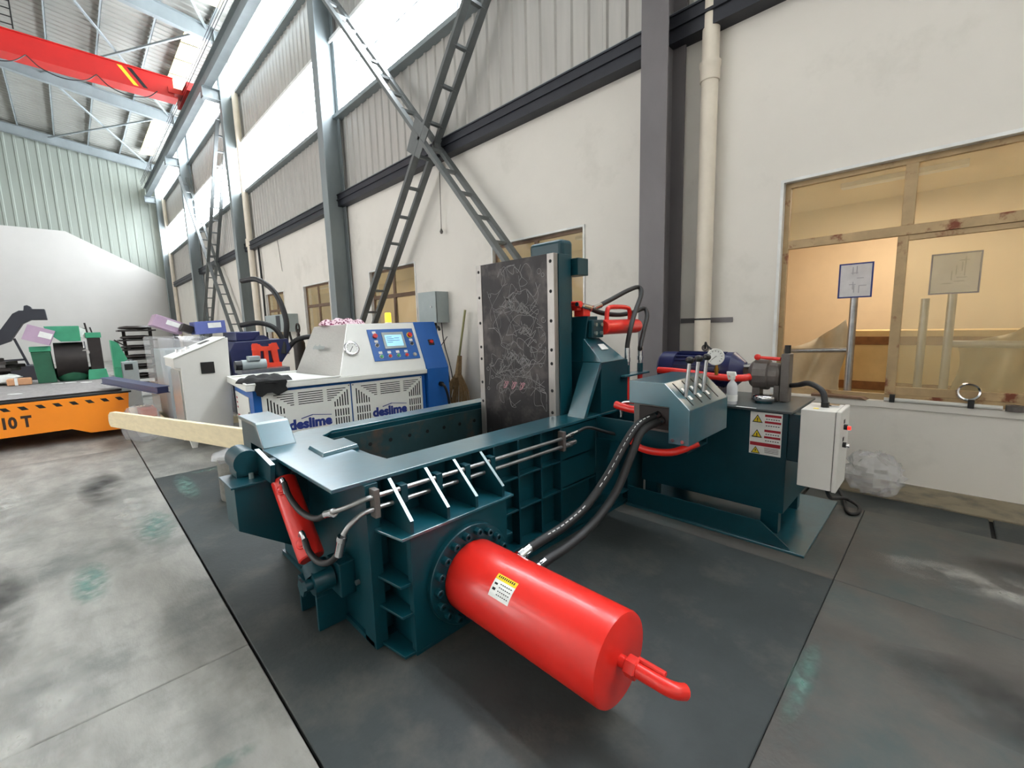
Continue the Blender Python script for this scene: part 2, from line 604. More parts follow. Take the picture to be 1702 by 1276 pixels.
# girt beam over the plaster, with a pale angle on top, sills of the window strips
struct('trim_1', join(box(XE, XN, 5.40, 5.60, 4.88, 4.90), box(XE, XN, 5.40, 5.42, 4.90, 5.18), box(XE, XN, 5.38, 5.6, 5.16, 5.18), box(XE, XN, 5.37, 5.40, 5.02, 5.05)), DKSTEEL)
struct('trim_2', box(XE, XN, 5.46, 5.62, 5.182, 5.24), BLUESTEEL)
struct('trim_3', join(box(XE, XN, 5.44, 5.64, 7.06, 7.16)), BLUESTEEL, 0.01)
struct('trim_4', join(box(XE, XN, 5.50, 5.64, 8.90, 9.0), box(XE, XN, 5.46, 5.5, 8.86, 8.9)), WHITETRIM)
struct('trim_5', join(box(XE, XN, 5.44, 5.64, 10.66, 10.76)), BLUESTEEL, 0.01)

# columns
CX_ = [-2.65, -11.8, -20.65, -29.8, -38.9]


def column_geo(cx, z1=13.0):
    w = 0.165
    return join(box(cx - w, cx + w, 5.08, 5.105, 0, z1), box(cx - w, cx + w, 5.535, 5.56, 0, z1), box(cx - 0.01, cx + 0.01, 5.105, 5.535, 0, z1),
                box(cx - 0.25, cx + 0.25, 5.0, 5.58, 0, 0.025))


for i, cx in enumerate(CX_):
    c = struct('steel_column', column_geo(cx), BROWNSTEEL if i == 0 else BLUESTEEL, 0.004)
    mk('corbel', join(box(cx - 0.15, cx + 0.15, 4.5, 5.08, 10.83, 10.85), box(cx - 0.15, cx + 0.15, 4.5, 5.08, 10.45, 10.47),
                      box(cx - 0.012, cx + 0.012, 4.5, 5.08, 10.47, 10.83), box(cx - 0.15, cx + 0.15, 4.5, 4.52, 10.45, 10.85)), BLUESTEEL, c)

# upper window strips, bay by bay
BAYS = [(-38.7, -30.0), (-29.6, -20.85), (-20.45, -12.0), (-11.6, -2.85), (-2.45, 6.3)]
pane_proto = {}
wn = 6
for zi, (z0, z1) in enumerate(((7.16, 8.90), (10.76, 12.48))):
    for (a, b) in BAYS[::-1]:
        w = tag(empty('window_%d' % wn, ((a + b) / 2, YW, z0), None, None), kind='structure')
        wn += 1
        n = max(1, int(round((b - a) / 1.0)))
        pw = (b - a) / n
        zm = (z0 + z1) / 2
        for k in range(n):
            for r0, r1 in ((z0, zm), (zm, z1)):
                key = (round(pw, 3), round(r0, 2))
                cx = a + pw * (k + 0.5)
                if key not in pane_proto:
                    pane_proto[key] = mk('pane', box(cx - pw / 2 + 0.015, cx + pw / 2 - 0.015, YW + 0.012, YW + 0.022, r0 + 0.012, r1 - 0.012), PANEGLOW, w)
                else:
                    dup(pane_proto[key], (cx, YW + 0.017, r0 + 0.012), w)
        mull = []
        for k in range(n + 1):
            cx = a + pw * k
            mull.append(mk('mullion', box(cx - 0.013, cx + 0.013, YW - 0.01, YW + 0.03, z0, z1), BLUESTEEL, w) if k == 0 else dup(mull[0], (cx, YW + 0.01, z0), w))
        mk('transom', box(a, b, YW - 0.012, YW + 0.03, zm - 0.012, zm + 0.012), BLUESTEEL, w)

# end wall
struct('wall_left', join(prism([(YO, 0), (YW, 0), (YW, 5.2), (5.24, 5.42), (0.47, 8.18), (YO, 8.22)], 'x', XE - 0.2, XE)), ENDPLASTER)
ec = tag(empty('wall_left_cladding', (XE - 0.05, 0, 5), None, None), kind='structure')
proto = None
y = YW
while y > YO:
    g = sheet_geo(0.9, 4.9, 14.4, 0.035, 0.45)
    g = xf(g, Matrix.Rotation(math.radians(-90), 4, 'Z'))
    if proto is None:
        proto = mk('cladding_sheet', ([(-p[0] + XE - 0.10, p[1] + y, p[2]) for p in g[0]], g[1]), CLADG, ec)
        pc = WLOC[proto.name]
    else:
        dup(proto, (pc.x, pc.y - (YW - y), pc.z), ec)
    y -= 0.9
# unseen opposite and near walls, the openings cut to shape the daylight inside
parts = [box(XE, XN, YO - 0.2, YO, 5.2, 7.1), box(XE, XN, YO - 0.2, YO, 9.6, 15), box(-6, XN, YO - 0.2, YO, 7.1, 9.6), box(-9.5, XN, YO - 0.2, YO, 0, 5.2), box(XE, -22, YO - 0.2, YO, 0, 5.2), box(XE, -24, YO - 0.2, YO, 7.1, 9.6)]
struct('wall_opposite', join(*parts), PLASTER)
struct('wall_right', box(XN, XN + 0.2, YO, YW + 0.24, 0, 14.5), PLASTER)

# roof
rv, rf = [], []
x = XE - 0.5
i = 0
while x < XN + 0.5:
    for dx, dz in ((0, 0), (0.17, 0), (0.20, -0.035), (0.30, -0.035), (0.33, 0)):
        rv += [(x + dx, YW + 0.3, roof_z(YW + 0.3) + 0.25 + dz), (x + dx, YO - 0.5, roof_z(YO - 0.5) + 0.25 + dz)]
    x += 0.34
for k in range(len(rv) // 2 - 1):
    rf.append((2 * k, 2 * k + 2, 2 * k + 3, 2 * k + 1))
ceiling = struct('ceiling', (rv, rf), CLADROOF)
yy = 5.0
while yy > YO:
    z = roof_z(yy) + 0.03
    mk('purlin', join(box(XE, XN, yy - 0.035, yy + 0.035, z, z + 0.015), box(XE, XN, yy + 0.02, yy + 0.035, z, z + 0.19)), BLUESTEEL, ceiling)
    yy -= 1.45
for cx in CX_:
    a, b = (cx, 5.1, roof_z(5.1) - 0.25), (cx, YO, roof_z(YO) - 0.25)
    mk('rafter', join(bar(a, b, 0.02, 0.5), bar((a[0], a[1], a[2] + 0.25), (b[0], b[1], b[2] + 0.25), 0.22, 0.02), bar((a[0], a[1], a[2] - 0.25), (b[0], b[1], b[2] - 0.25), 0.22, 0.02)), BLUESTEEL, ceiling)
for k in range(1, 4):
    x0, x1 = CX_[k + 1], CX_[k]
    for q in (0, 1):
        ya, yb = (4.9, 0.4) if q == 0 else (0.4, 4.9)
        mk('roof_brace', bar((x0, ya, roof_z(ya) - 0.1 - 0.05 * q), (x1, yb, roof_z(yb) - 0.1 - 0.05 * q), 0.07, 0.07), BLUESTEEL, ceiling)
# glazed eave panels between wall head and roof
ep = None
EAVE = mat('yellowed_eave_film', (214, 202, 150), 0.2, 0.1, 0.2, 3, 0.6, 5)
for cx in CX_[1:4]:
    for k in range(5):
        x0 = cx - 1.0 - k * 1.45
        mk('eave_panel', xf(box(-0.68, 0.68, -0.35, 0.35, 0, 0.02), Matrix.Translation((x0, 4.72, roof_z(4.7) - 0.02))), EAVE, ceiling)

# crane runway and bridge crane
rw = empty('crane_runway_beam', (-16, 4.72, 10.85), 'blue-grey steel crane runway beam carried on the column brackets', 'beam')
mk('beam', join(box(XE + 0.1, XN - 0.1, 4.58, 4.86, 10.855, 10.875), box(XE + 0.1, XN - 0.1, 4.71, 4.73, 10.875, 11.45), box(XE + 0.1, XN - 0.1, 4.58, 4.86, 11.45, 11.47)), BLUESTEEL, rw)
mk('rail', box(XE + 0.1, XN - 0.1, 4.69, 4.75, 11.47, 11.53), DKSTEEL, rw)
mk('power_line', join(*[cyl((XE + 0.2, 4.50 - 0.02 * k, 11.6 + 0.12 * k), (XN - 0.2, 4.50 - 0.02 * k, 11.6 + 0.12 * k), 0.012, n=6) for k in range(3)]), DKSTEEL, rw)
cr = empty('bridge_crane', (-24, -4, 11.5), 'long red overhead bridge crane girder spanning the hall', 'crane')
mk('girder', join(box(-24.25, -23.75, -11.5, 4.2, 11.45, 12.15), box(-24.33, -23.67, -11.5, 4.3, 11.40, 11.45), box(-24.33, -23.67, -11.5, 4.2, 12.15, 12.18)), CRANERED, cr)
mk('end_carriage', join(box(-25.1, -22.9, 4.5, 4.94, 11.53, 11.85), box(-24.3, -23.7, 4.0, 4.6, 11.6, 11.8)), CRANERED, cr)
for k in range(2):
    mk('hazard_stripe', prism([(2.45 + 0.3 * k, 12.1), (2.6 + 0.3 * k, 12.1), (3.05 + 0.3 * k, 11.5), (2.9 + 0.3 * k, 11.5)], 'x', -23.748, -23.742), YELLOW if k == 0 else BLACK, cr)
mk('walkway_rail', join(*[cyl((-23.6, -11, 12.3 + 0.25 * k), (-23.6, -0.2, 12.3 + 0.25 * k), 0.02, n=6) for k in range(4)] + [cyl((-23.6, -0.2 - 1.8 * k, 12.18), (-23.6, -0.2 - 1.8 * k, 13.1), 0.02, n=6) for k in range(6)]), BLACK, cr)
mk('festoon_cable', join(*[tube([(-23.5, 3.6 - 1.8 * k, 11.4), (-23.5, 3.25 - 1.8 * k, 11.08), (-23.5, 2.7 - 1.8 * k, 10.95), (-23.5, 2.15 - 1.8 * k, 11.08), (-23.5, 1.8 - 1.8 * k, 11.4)], 0.018, 6) for k in range(5)]), BLACK, cr)

# ladder-like cross bracing between the columns
def brace(name, x0, z0, x1, z1, label, y_off=0.0):
    o = empty(name, ((x0 + x1) / 2, 5.2 + y_off, min(z0, z1)), label, 'brace', 'cross braces on the long wall')
    dx, dz = x1 - x0, z1 - z0
    ln = math.hypot(dx, dz)
    for yy in (5.0, 5.34):
        mk('chord', bar((x0, yy + y_off, z0), (x1, yy + y_off, z1), 0.07, 0.13, up=(0, 1, 0)), BRACE, o, 0.004, seg=1)
    n = int(ln / 0.62)
    pr = None
    for k in range(1, n):
        t = k / n
        c = (x0 + dx * t, 5.17 + y_off, z0 + dz * t)
        if pr is None:
            pr = mk('rung', bar((c[0], 5.0 + y_off, c[2]), (c[0], 5.34 + y_off, c[2]), 0.07, 0.05), BRACE, o)
            off = WLOC[pr.name].z - c[2]
        else:
            dup(pr, (c[0], c[1], c[2] + off), o)
    return o


brace('cross_brace', -11.6, 10.1, -2.9, 0.15, 'grey ladder-shaped brace running down right behind the dark press plate')
brace('cross_brace', -11.55, 0.15, -2.9, 10.05, 'grey ladder-shaped brace coming down left behind the blue and white machine', 0.0)
brace('cross_brace', -29.6, 9.9, -20.9, 0.15, 'far ladder-shaped brace running down to the second column from the left corner')
brace('cross_brace', -29.6, 0.15, -20.9, 9.9, 'far ladder-shaped brace leaning up towards the right, its foot near the racks')
gp = mk('gusset_plate', prism([(-7.65, 5.0), (-7.25, 4.75), (-6.9, 5.15), (-7.3, 5.5)], 'y', 4.94, 4.96), BRACE, bpy.data.objects['cross_brace'])

# ---- lower windows
def window(n, a, b, fm, gm):
    w = tag(empty('window_%d' % n, ((a + b) / 2, YW, SILL), None, None), kind='structure')
    y0, y1 = YW + 0.06, YW + 0.11
    zt = 2.38
    cx = (a + b) / 2
    t = 0.045
    mk('reveal', join(box(a, b, YW - 0.02, YW + 0.22, HEAD - 0.03, HEAD), box(a - 0.0, a + 0.03, YW - 0.02, YW + 0.22, SILL, HEAD - 0.03), box(b - 0.03, b, YW - 0.02, YW + 0.22, SILL, HEAD - 0.03)), WHITETRIM, w)
    mk('frame', join(box(a + 0.03, b - 0.03, y0, y1, HEAD - 0.08, HEAD - 0.03), box(a + 0.03, b - 0.03, y0, y1, SILL, SILL + 0.06),
                     box(a + 0.03, a + 0.08, y0, y1, SILL + 0.06, HEAD - 0.08), box(b - 0.08, b - 0.03, y0, y1, SILL + 0.06, HEAD - 0.08)), fm, w)
    mk('transom', box(a + 0.08, b - 0.08, y0 - 0.01, y1, zt, zt + 0.09), fm, w, 0.004)
    mk('mullion', box(cx - t, cx + t, y0, y1, zt + 0.09, HEAD - 0.08), fm, w, 0.004)
    for (p, q) in ((a + 0.08, cx - t), (cx + t, b - 0.08)):
        mk('pane', box(p, q, y0 + 0.02, y0 + 0.025, zt + 0.09, HEAD - 0.08), gm, w)
    return w, cx


w1, cx1 = window(1, WIN[0][0], WIN[0][1], WFRAME, DIRTYGLASS)
# right sash closed with dirty glass, left sash slid open behind it
mk('sash', join(box(-0.43, -0.35, 5.665, 5.70, 0.86, 2.38), box(0.54, 0.60, 5.665, 5.70, 0.86, 2.38), box(-0.35, 0.54, 5.665, 5.70, 0.86, 0.94), box(-0.35, 0.54, 5.665, 5.70, 2.33, 2.38)), WFRAME, w1, 0.004)
mk('pane', box(-0.35, 0.54, 5.68, 5.685, 0.94, 2.33), DIRTYGLASS, w1)
for i in range(1, 5):
    a, b = WIN[i]
    w, cx = window(i + 1, a, b, WFRAMED, DIRTYGLASS)
    mk('mullion', box(cx - 0.05, cx + 0.05, YW + 0.06, YW + 0.11, 0.86, 2.38), WFRAMED, w)
    for (p, q) in ((a + 0.08, cx - 0.05), (cx + 0.05, b - 0.08)):
        mk('pane', box(p, q, YW + 0.08, YW + 0.085, 0.86, 2.38), DIRTYGLASS, w)

# lit side rooms behind the windows
struct('wall_room_back', join(box(-23, 5, 9.0, 9.1, 0, 3.4), box(-23.1, -23, 5.84, 9.1, 0, 3.4), box(5, 5.1, 5.84, 9.1, 0, 3.4), box(-23, 5, 5.84, 9.1, 3.4, 3.5), box(-3.3, -3.2, 5.84, 9.0, 0, 3.4)), CREAM)
struct('floor_side_room', box(-23, 5, 5.84, 9.1, -0.1, 0.0), FLOORL)


def ceiling_lamp(x, y, power, label):
    o = empty('strip_lamp', (x, y, 3.3), label, 'lamp', 'strip lamps in the side rooms')
    mk('housing', box(x - 0.6, x + 0.6, y - 0.08, y + 0.08, 3.34, 3.398), WHITETRIM, o)
    ld = bpy.data.lights.new('strip_lamp_light', 'AREA')
    ld.shape = 'RECTANGLE'
    ld.size, ld.size_y = 1.2, 0.2
    ld.energy = power
    ld.color = (1.0, 0.86, 0.69)
    lo = bpy.data.objects.new('strip_lamp_light', ld)
    COL.objects.link(lo)
    lo.parent = o
    lo.location = (0, 0, 0.03)
    return o


ceiling_lamp(-0.6, 7.6, 16, 'strip lamp on the side room ceiling behind the large right window')
ceiling_lamp(2.6, 7.6, 15, 'strip lamp on the side room ceiling beyond the right picture edge')
ceiling_lamp(-5.0, 7.6, 9, 'strip lamp on the side room ceiling behind the window next to the press plate')
ceiling_lamp(-9.8, 7.6, 9, 'strip lamp on the side room ceiling behind the window with the amber lamp')
ceiling_lamp(-14.5, 7.6, 10, 'strip lamp on the side room ceiling behind the window left of the second column')
ceiling_lamp(-18.5, 7.6, 12, 'strip lamp on the side room ceiling behind the farthest window')

# downpipe and its clamp rail
dp = empty('downpipe', (-2.17, 5.47, 0), 'thick cream plastic downpipe running down the wall right of the near column', 'pipe')
mk('pipe', cyl((-2.17, 5.48, 0.02), (-2.17, 5.48, 12.5), 0.092, n=24), PVC, dp, smooth=40)
mk('socket', lathe((-2.17, 5.48, 4.33), (0, 0, 1), [(0, 0.093), (0.0, 0.104), (0.02, 0.108), (0.15, 0.108), (0.16, 0.116), (0.20, 0.116), (0.21, 0.093)], 24), PVC, dp, smooth=40)
mk('clamp_rail', box(-2.49, -1.86, 5.585, 5.6, 1.605, 1.665), BROWNSTEEL, dp)
mk('clamp_wire', lathe((-2.17, 5.48, 1.64), (0, 0, 1), [(0, 0.093), (0, 0.099), (0.02, 0.099), (0.02, 0.093)], 20, True), BLACK, dp)
for x, lab in ((-20.05, 'cream downpipe beside the third column, left of the blue machine hoses'), (-38.4, 'cream downpipe in the far left corner of the hall')):
    d = empty('downpipe', (x, 5.45, 0), lab, 'pipe')
    mk('pipe', cyl((x, 5.45, 0.02), (x, 5.45, 12), 0.11, n=16), PVC, d, smooth=40)
mk('socket', lathe((-20.05, 5.45, 5.0), (0, 0, 1), [(0, 0.11), (0, 0.15), (0.3, 0.15), (0.3, 0.11)], 16), PVC, bpy.data.objects['downpipe.001'])


# ================================================================ THE BALING PRESS
press = empty('baling_press', (-2.6, 2.0, 0), 'teal hydraulic metal baling press with red cylinders in the foreground', 'baling press')
DZ = 0.905

mk('base_plate', box(-3.42, -2.0, 0.93, 3.45, 0.0, 0.03), TEAL, press)
mk('front_wall', box(-2.24, -2.06, 0.96, 3.40, 0.03, DZ - 0.02), TEAL, press, 0.004)
mk('back_wall', box(-3.40, -3.22, 0.96, 3.40, 0.03, DZ - 0.02), TEAL, press, 0.004)
mk('end_wall', join(box(-3.22, -2.24, 0.96, 1.22, 0.03, DZ - 0.02)), TEAL, press, 0.004)
mk('rear_wall', box(-3.22, -2.24, 2.92, 3.40, 0.03, DZ - 0.02), TEAL, press, 0.004)
mk('chamber_floor', box(-3.22, -2.24, 1.22, 2.92, 0.03, 0.10), INNER, press)
mk('liner_plate', box(-3.22, -3.205, 1.24, 2.90, 0.12, DZ - 0.06), INNER, press, 0.002, label='scuffed steel liner with bolt holes inside the chamber')
mk('liner_plate', box(-2.255, -2.24, 1.24, 2.68, 0.12, DZ - 0.06), INNER, press, 0.002)
mk('liner_plate', box(-3.2, -2.26, 1.222, 1.236, 0.12, DZ - 0.06), INNER, press, 0.002)
bh = None
for k in range(8):
    for z in (0.74,):
        c = (-3.204, 1.4 + 0.18 * k, z)
        if bh is None:
            bh = mk('bolt_hole', cyl((-3.206, c[1], z), (-3.202, c[1], z), 0.016, n=10), DARK, press)
        else:
            dup(bh, (-3.204, c[1], z - 0.016), press)

# corner post plates at the near left corner
mk('corner_post', prism([(-2.10, 0.93), (-1.98, 0.93), (-1.98, 1.0), (-2.01, 1.0), (-2.01, 0.96), (-2.10, 0.96)], 'z', 0.0, DZ - 0.02), TEAL, press, 0.003)
mk('end_panel', box(-3.40, -2.10, 0.945, 0.962, 0.03, DZ - 0.02), TEAL, press, 0.003)

# deck plate
deck = [(-2.0, 0.775), (-1.975, 3.45), (-2.24, 3.45), (-2.25, 1.205), (-2.44, 1.185), (-2.484, 1.16), (-2.60, 1.16), (-2.62, 1.215), (-2.90, 1.24),
        (-2.92, 1.185), (-3.12, 1.185), (-3.14, 1.215), (-3.225, 1.30), (-3.225, 3.45), (-3.40, 3.45), (-3.40, 1.10), (-3.30, 0.99), (-3.08, 0.985), (-3.05, 0.775)]
mk('deck_plate', prism(deck, 'z', DZ - 0.02, DZ), TEALLIT, press, 0.003)
mk('wear_pad', hexv([(-2.83, 0.975, DZ), (-2.57, 0.965, DZ), (-2.61, 1.21, DZ), (-2.86, 1.225, DZ)], [(-2.82, 0.985, DZ + 0.022), (-2.58, 0.975, DZ + 0.022), (-2.62, 1.205, DZ + 0.022), (-2.85, 1.22, DZ + 0.022)]), TEALLIT, press, 0.003)
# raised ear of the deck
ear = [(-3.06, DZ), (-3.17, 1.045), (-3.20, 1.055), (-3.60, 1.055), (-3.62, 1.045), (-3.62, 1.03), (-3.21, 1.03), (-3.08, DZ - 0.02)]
mk('raised_cover', prism(ear, 'y', 0.785, 0.985), TEALLIT, press, 0.004)
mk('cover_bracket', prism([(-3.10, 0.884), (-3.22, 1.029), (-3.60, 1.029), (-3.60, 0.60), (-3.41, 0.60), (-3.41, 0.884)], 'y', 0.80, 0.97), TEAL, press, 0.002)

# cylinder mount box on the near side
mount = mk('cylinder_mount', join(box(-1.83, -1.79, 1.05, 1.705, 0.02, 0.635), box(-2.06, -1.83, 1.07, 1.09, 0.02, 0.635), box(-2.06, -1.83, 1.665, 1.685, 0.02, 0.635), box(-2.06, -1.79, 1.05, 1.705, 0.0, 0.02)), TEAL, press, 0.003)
mk('shelf_plate', prism([(-2.06, 0.965), (-1.985, 0.965), (-1.775, 1.0), (-1.775, 1.755), (-2.06, 1.755)], 'z', 0.635, 0.65), TEALLIT, press, 0.003)
for z in (0.385, 0.225, 0.012):
    mk('side_shelf', prism([(-2.06, 0.965), (-1.985, 0.965), (-1.80, 0.99), (-1.795, 1.05), (-1.83, 1.07), (-2.06, 1.07)], 'z', z, z + 0.014), TEAL, press, 0.002)
    mk('side_shelf', prism([(-2.06, 1.685), (-1.83, 1.685), (-1.80, 1.705), (-1.80, 1.76), (-2.06, 1.79)], 'z', z, z + 0.014), TEAL, press, 0.002)
for y in (1.067, 1.288, 1.482, 1.685):
    g = mk('gusset', prism([(-2.06, 0.65), (-2.06, DZ - 0.02), (-1.985, DZ - 0.02), (-1.79, 0.714), (-1.79, 0.65)], 'y', y - 0.009, y + 0.009), TEAL, press)
    mk('ground_edge', hexv([(-1.985, y - 0.009, DZ - 0.0195), (-1.789, y - 0.009, 0.7145), (-1.789, y + 0.009, 0.7145), (-1.985, y + 0.009, DZ - 0.0195)],
                           [(-1.984, y - 0.009, DZ - 0.018), (-1.788, y - 0.009, 0.716), (-1.788, y + 0.009, 0.716), (-1.984, y + 0.009, DZ - 0.018)]), EDGE, g)

# rib grid on the long side
for y in (1.80, 2.02, 2.25, 2.47, 2.93):
    mk('rib', box(-2.06, -1.985, y - 0.008, y + 0.008, 0.15, DZ - 0.02), TEAL, press, 0.002, seg=1)
for z in (0.40, 0.63):
    mk('stringer', box(-2.06, -1.99, 1.79, 2.93, z - 0.007, z + 0.007), TEAL, press, 0.002, seg=1)
mk('stringer', box(-2.06, -1.96, 1.79, 3.40, 0.135, 0.15), TEAL, press, 0.002, seg=1)
mk('side_cover_plate', box(-2.0, -1.99, 2.478, 2.922, 0.42, DZ - 0.03), TEAL, press)
mk('toe_plate', prism([(1.79, 0.0), (3.40, 0.0), (3.40, 0.135), (1.79, 0.135)], 'x', -2.06, -2.02), TEAL, press)

# hydraulic lines along the side
for z, k in ((0.832, 0), (0.772, 1)):
    mk('steel_line', cyl((-1.945, 0.955, z), (-1.945, 2.47, z - 0.015), 0.0125, n=12), STEEL, press, smooth=40)
for y in (0.965, 2.44):
    mk('line_clamp', box(-1.98, -1.925, y - 0.015, y + 0.015, 0.725, 0.87), CASTGREY, press, 0.003)
for y in (1.12, 1.34, 1.54, 1.74):
    c = mk('line_clip', box(-1.99, -1.93, y - 0.02, y + 0.02, 0.755, 0.85), TEAL, press, 0.003)
    mk('clip_bolt', cyl((-1.95, y + 0.005, 0.715), (-1.95, y + 0.005, 0.755), 0.008, n=8), CHROME, c)
mk('line_fitting', join(lathe((-1.945, 2.46, 0.818), (0, 1, 0.1), [(0, 0.018), (0.05, 0.018), (0.05, 0.022), (0.09, 0.022), (0.09, 0.017), (0.15, 0.017)], 12)), CHROME, press, smooth=30)
mk('line_fitting', join(lathe((-1.945, 2.46, 0.757), (0, 1, 0.06), [(0, 0.018), (0.04, 0.018), (0.04, 0.022), (0.08, 0.022), (0.08, 0.017), (0.13, 0.017)], 12)), STEEL, press, smooth=30)
mk('line_hose', tube([(-1.945, 2.60, 0.832), (-1.92, 2.72, 0.85), (-1.86, 2.86, 0.80), (-1.78, 3.0, 0.75)], 0.013, 8), RUBBER, press, smooth=60)

# main red cylinder
mc = mk('main_cylinder', lathe((-1.755, 1.40, 0.31), (1, 0, 0), [(0, 0.170), (0.005, 0.186), (0.015, 0.19), (0.905, 0.19), (0.915, 0.186), (0.918, 0.18)], 64), RED, press, smooth=30, label='large red main cylinder pointing to the lower right')
mk('mount_flange', lathe((-1.79, 1.40, 0.31), (1, 0, 0), [(0, 0.272), (0.03, 0.272), (0.035, 0.268), (0.035, 0.19)], 48), TEAL, press, smooth=30)
bp = None
for k in range(18):
    t = 2 * math.pi * k / 18
    y, z = 1.40 + 0.232 * math.cos(t), 0.31 + 0.232 * math.sin(t)
    if bp is None:
        bp = mk('flange_bolt', lathe((-1.758, y, z), (1, 0, 0), [(0, 0.021), (0.034, 0.021), (0.037, 0.018), (0.037, 0.011), (0.022, 0.011)], 12), TEAL, press, smooth=30)
        bs = mk('socket', cyl((-1.7355, y, z), (-1.734, y, z), 0.0115, n=6), DARK, bp)
    else:
        c = dup(bp, (WLOC[bp.name].x, y, z - 0.021), press)
        dup(bs, (WLOC[bs.name].x, y, z + (WLOC[bs.name].z - 0.31)), c)
ef = mk('end_fitting', join(lathe((-0.838, 1.40, 0.31), (1, 0, 0.0), [(0, 0.026), (0.03, 0.026)], 16), lathe((-0.81, 1.40, 0.31), (1, 0, 0), [(0, 0.034), (0.006, 0.042), (0.045, 0.042), (0.05, 0.036)], 6),
                            tube([(-0.77, 1.40, 0.31), (-0.70, 1.40, 0.31), (-0.645, 1.403, 0.308), (-0.615, 1.42, 0.30), (-0.60, 1.452, 0.285)], 0.029, 14), tube([(-0.77, 1.425, 0.338), (-0.66, 1.425, 0.336)], 0.011, 8)), RED, press, smooth=35)
# attention sticker wrapped on the cylinder
def on_cyl(x, ang, r=0.191):
    return (x, 1.40 + r * math.cos(ang), 0.31 + r * math.sin(ang))


def wrap(x0, x1, a0, a1, r, n=6):
    v, f = [], []
    for i in range(n + 1):
        a = a0 + (a1 - a0) * i / n
        v += [on_cyl(x0, a, r), on_cyl(x1, a, r)]
    for i in range(n):
        f.append((2 * i, 2 * i + 1, 2 * i + 3, 2 * i + 2))
    return v, f


A0, A1 = math.radians(118), math.radians(150)
sx0, sx1 = -1.44, -1.31
stk = mk('sticker', wrap(sx0, sx1, A0, A1, 0.1908), PAPER, mc, label='small white and yellow attention sticker')
mk('sticker_header', wrap(sx0, sx1, A0, A0 + (A1 - A0) * 0.25, 0.1912), LYEL, mc)
lines = []
for r_ in range(4):
    a = A0 + (A1 - A0) * (0.36 + 0.15 * r_)
    for k in range(6):
        xa = sx0 + 0.045 + k * 0.013
        lines.append(wrap(xa, xa + 0.008, a, a + 0.022, 0.1913, 1))
for k in range(9):
    xa = sx0 + 0.012 + k * 0.012
    lines.append(wrap(xa, xa + 0.007, A0 + 0.03, A0 + 0.09, 0.1914, 1))
lines.append(wrap(sx0 + 0.01, sx0 + 0.03, A0 + 0.22, A0 + 0.40, 0.1913, 1))
mk('sticker_print', join(*lines), LINK, mc)

# two heavy hoses from valve block to cylinder
H1 = [(-1.36, 2.74, 1.02), (-1.411, 2.573, 0.976), (-1.443, 2.462, 0.872), (-1.474, 2.299, 0.686), (-1.506, 2.115, 0.536), (-1.537, 1.945, 0.462), (-1.569, 1.789, 0.424), (-1.59, 1.69, 0.40)]
H2 = [(-1.33, 2.74, 0.985), (-1.383, 2.569, 0.94), (-1.406, 2.474, 0.796), (-1.429, 2.332, 0.588), (-1.451, 2.131, 0.45), (-1.474, 1.92, 0.377), (-1.497, 1.756, 0.347), (-1.50, 1.66, 0.335)]
h1 = mk('hose', tube(H1, 0.027, 12), RUBBER, press, smooth=60)
h2 = mk('hose', tube(H2, 0.027, 12), RUBBER, press, smooth=60)
sp = spline(H1, 10)
dash = []
for i in range(4, len(sp) - 12):
    if i % 2 and not (34 < i < 40):
        o_ = Vector((0.012, -0.010, 0.021)).normalized() * 0.0265
        a, b = sp[i] + o_, sp[i + 1] + o_
        dash.append(bar(a, a + (b - a) * 1.25, 0.006, 0.004))
mk('hose_print', join(*dash), WHITEINK, h1)
for p, q in (((-1.59, 1.69, 0.40), (-1.60, 1.575, 0.37)), ((-1.50, 1.66, 0.335), (-1.50, 1.575, 0.32))):
    mk('hose_fitting', lathe(p, Vector(q) - Vector(p), [(-0.05, 0.025), (0.05, 0.027), (0.05, 0.033), (0.085, 0.033), (0.085, 0.024), (0.12, 0.024)], 14), CHROME, press, smooth=30)
for p in ((-1.36, 2.74, 1.02), (-1.33, 2.74, 0.985)):
    mk('hose_fitting', lathe(p, (0.15, 1, 0.2), [(-0.045, 0.026), (0.02, 0.026), (0.02, 0.032), (0.05, 0.032)], 14), CHROME, press, smooth=30)

# ---- ejector gate on the near left end
gate = mk('gate_box', prism([(0.55, 0.52), (0.82, 0.33), (0.95, 0.28), (0.95, 0.775), (0.55, 0.775)], 'x', -3.05, -2.80), TEAL, press, 0.003)
mk('gate_flange', box(-3.07, -2.78, 0.53, 0.95, 0.775, 0.787), TEAL, press, 0.002)
boss = mk('pivot_boss', join(cyl((-3.14, 0.66, 0.872), (-2.93, 0.66, 0.872), 0.075, n=28), box(-3.12, -2.95, 0.60, 0.72, 0.787, 0.83)), TEAL, press, smooth=35)
mk('boss_plate', prism([(-2.96, 0.787), (-2.70, 0.787), (-2.67, 0.895), (-2.96, 0.935)], 'y', 0.71, 0.735), TEAL, press, 0.002)
mk('ground_edge', prism([(-2.96, 0.9355), (-2.67, 0.8955), (-2.67, 0.8985), (-2.96, 0.9385)], 'y', 0.71, 0.735), EDGE, press)
mk('boss_bolt', cyl((-2.88, 0.66, 0.787), (-2.88, 0.66, 0.82), 0.014, n=6), EDGE, press)
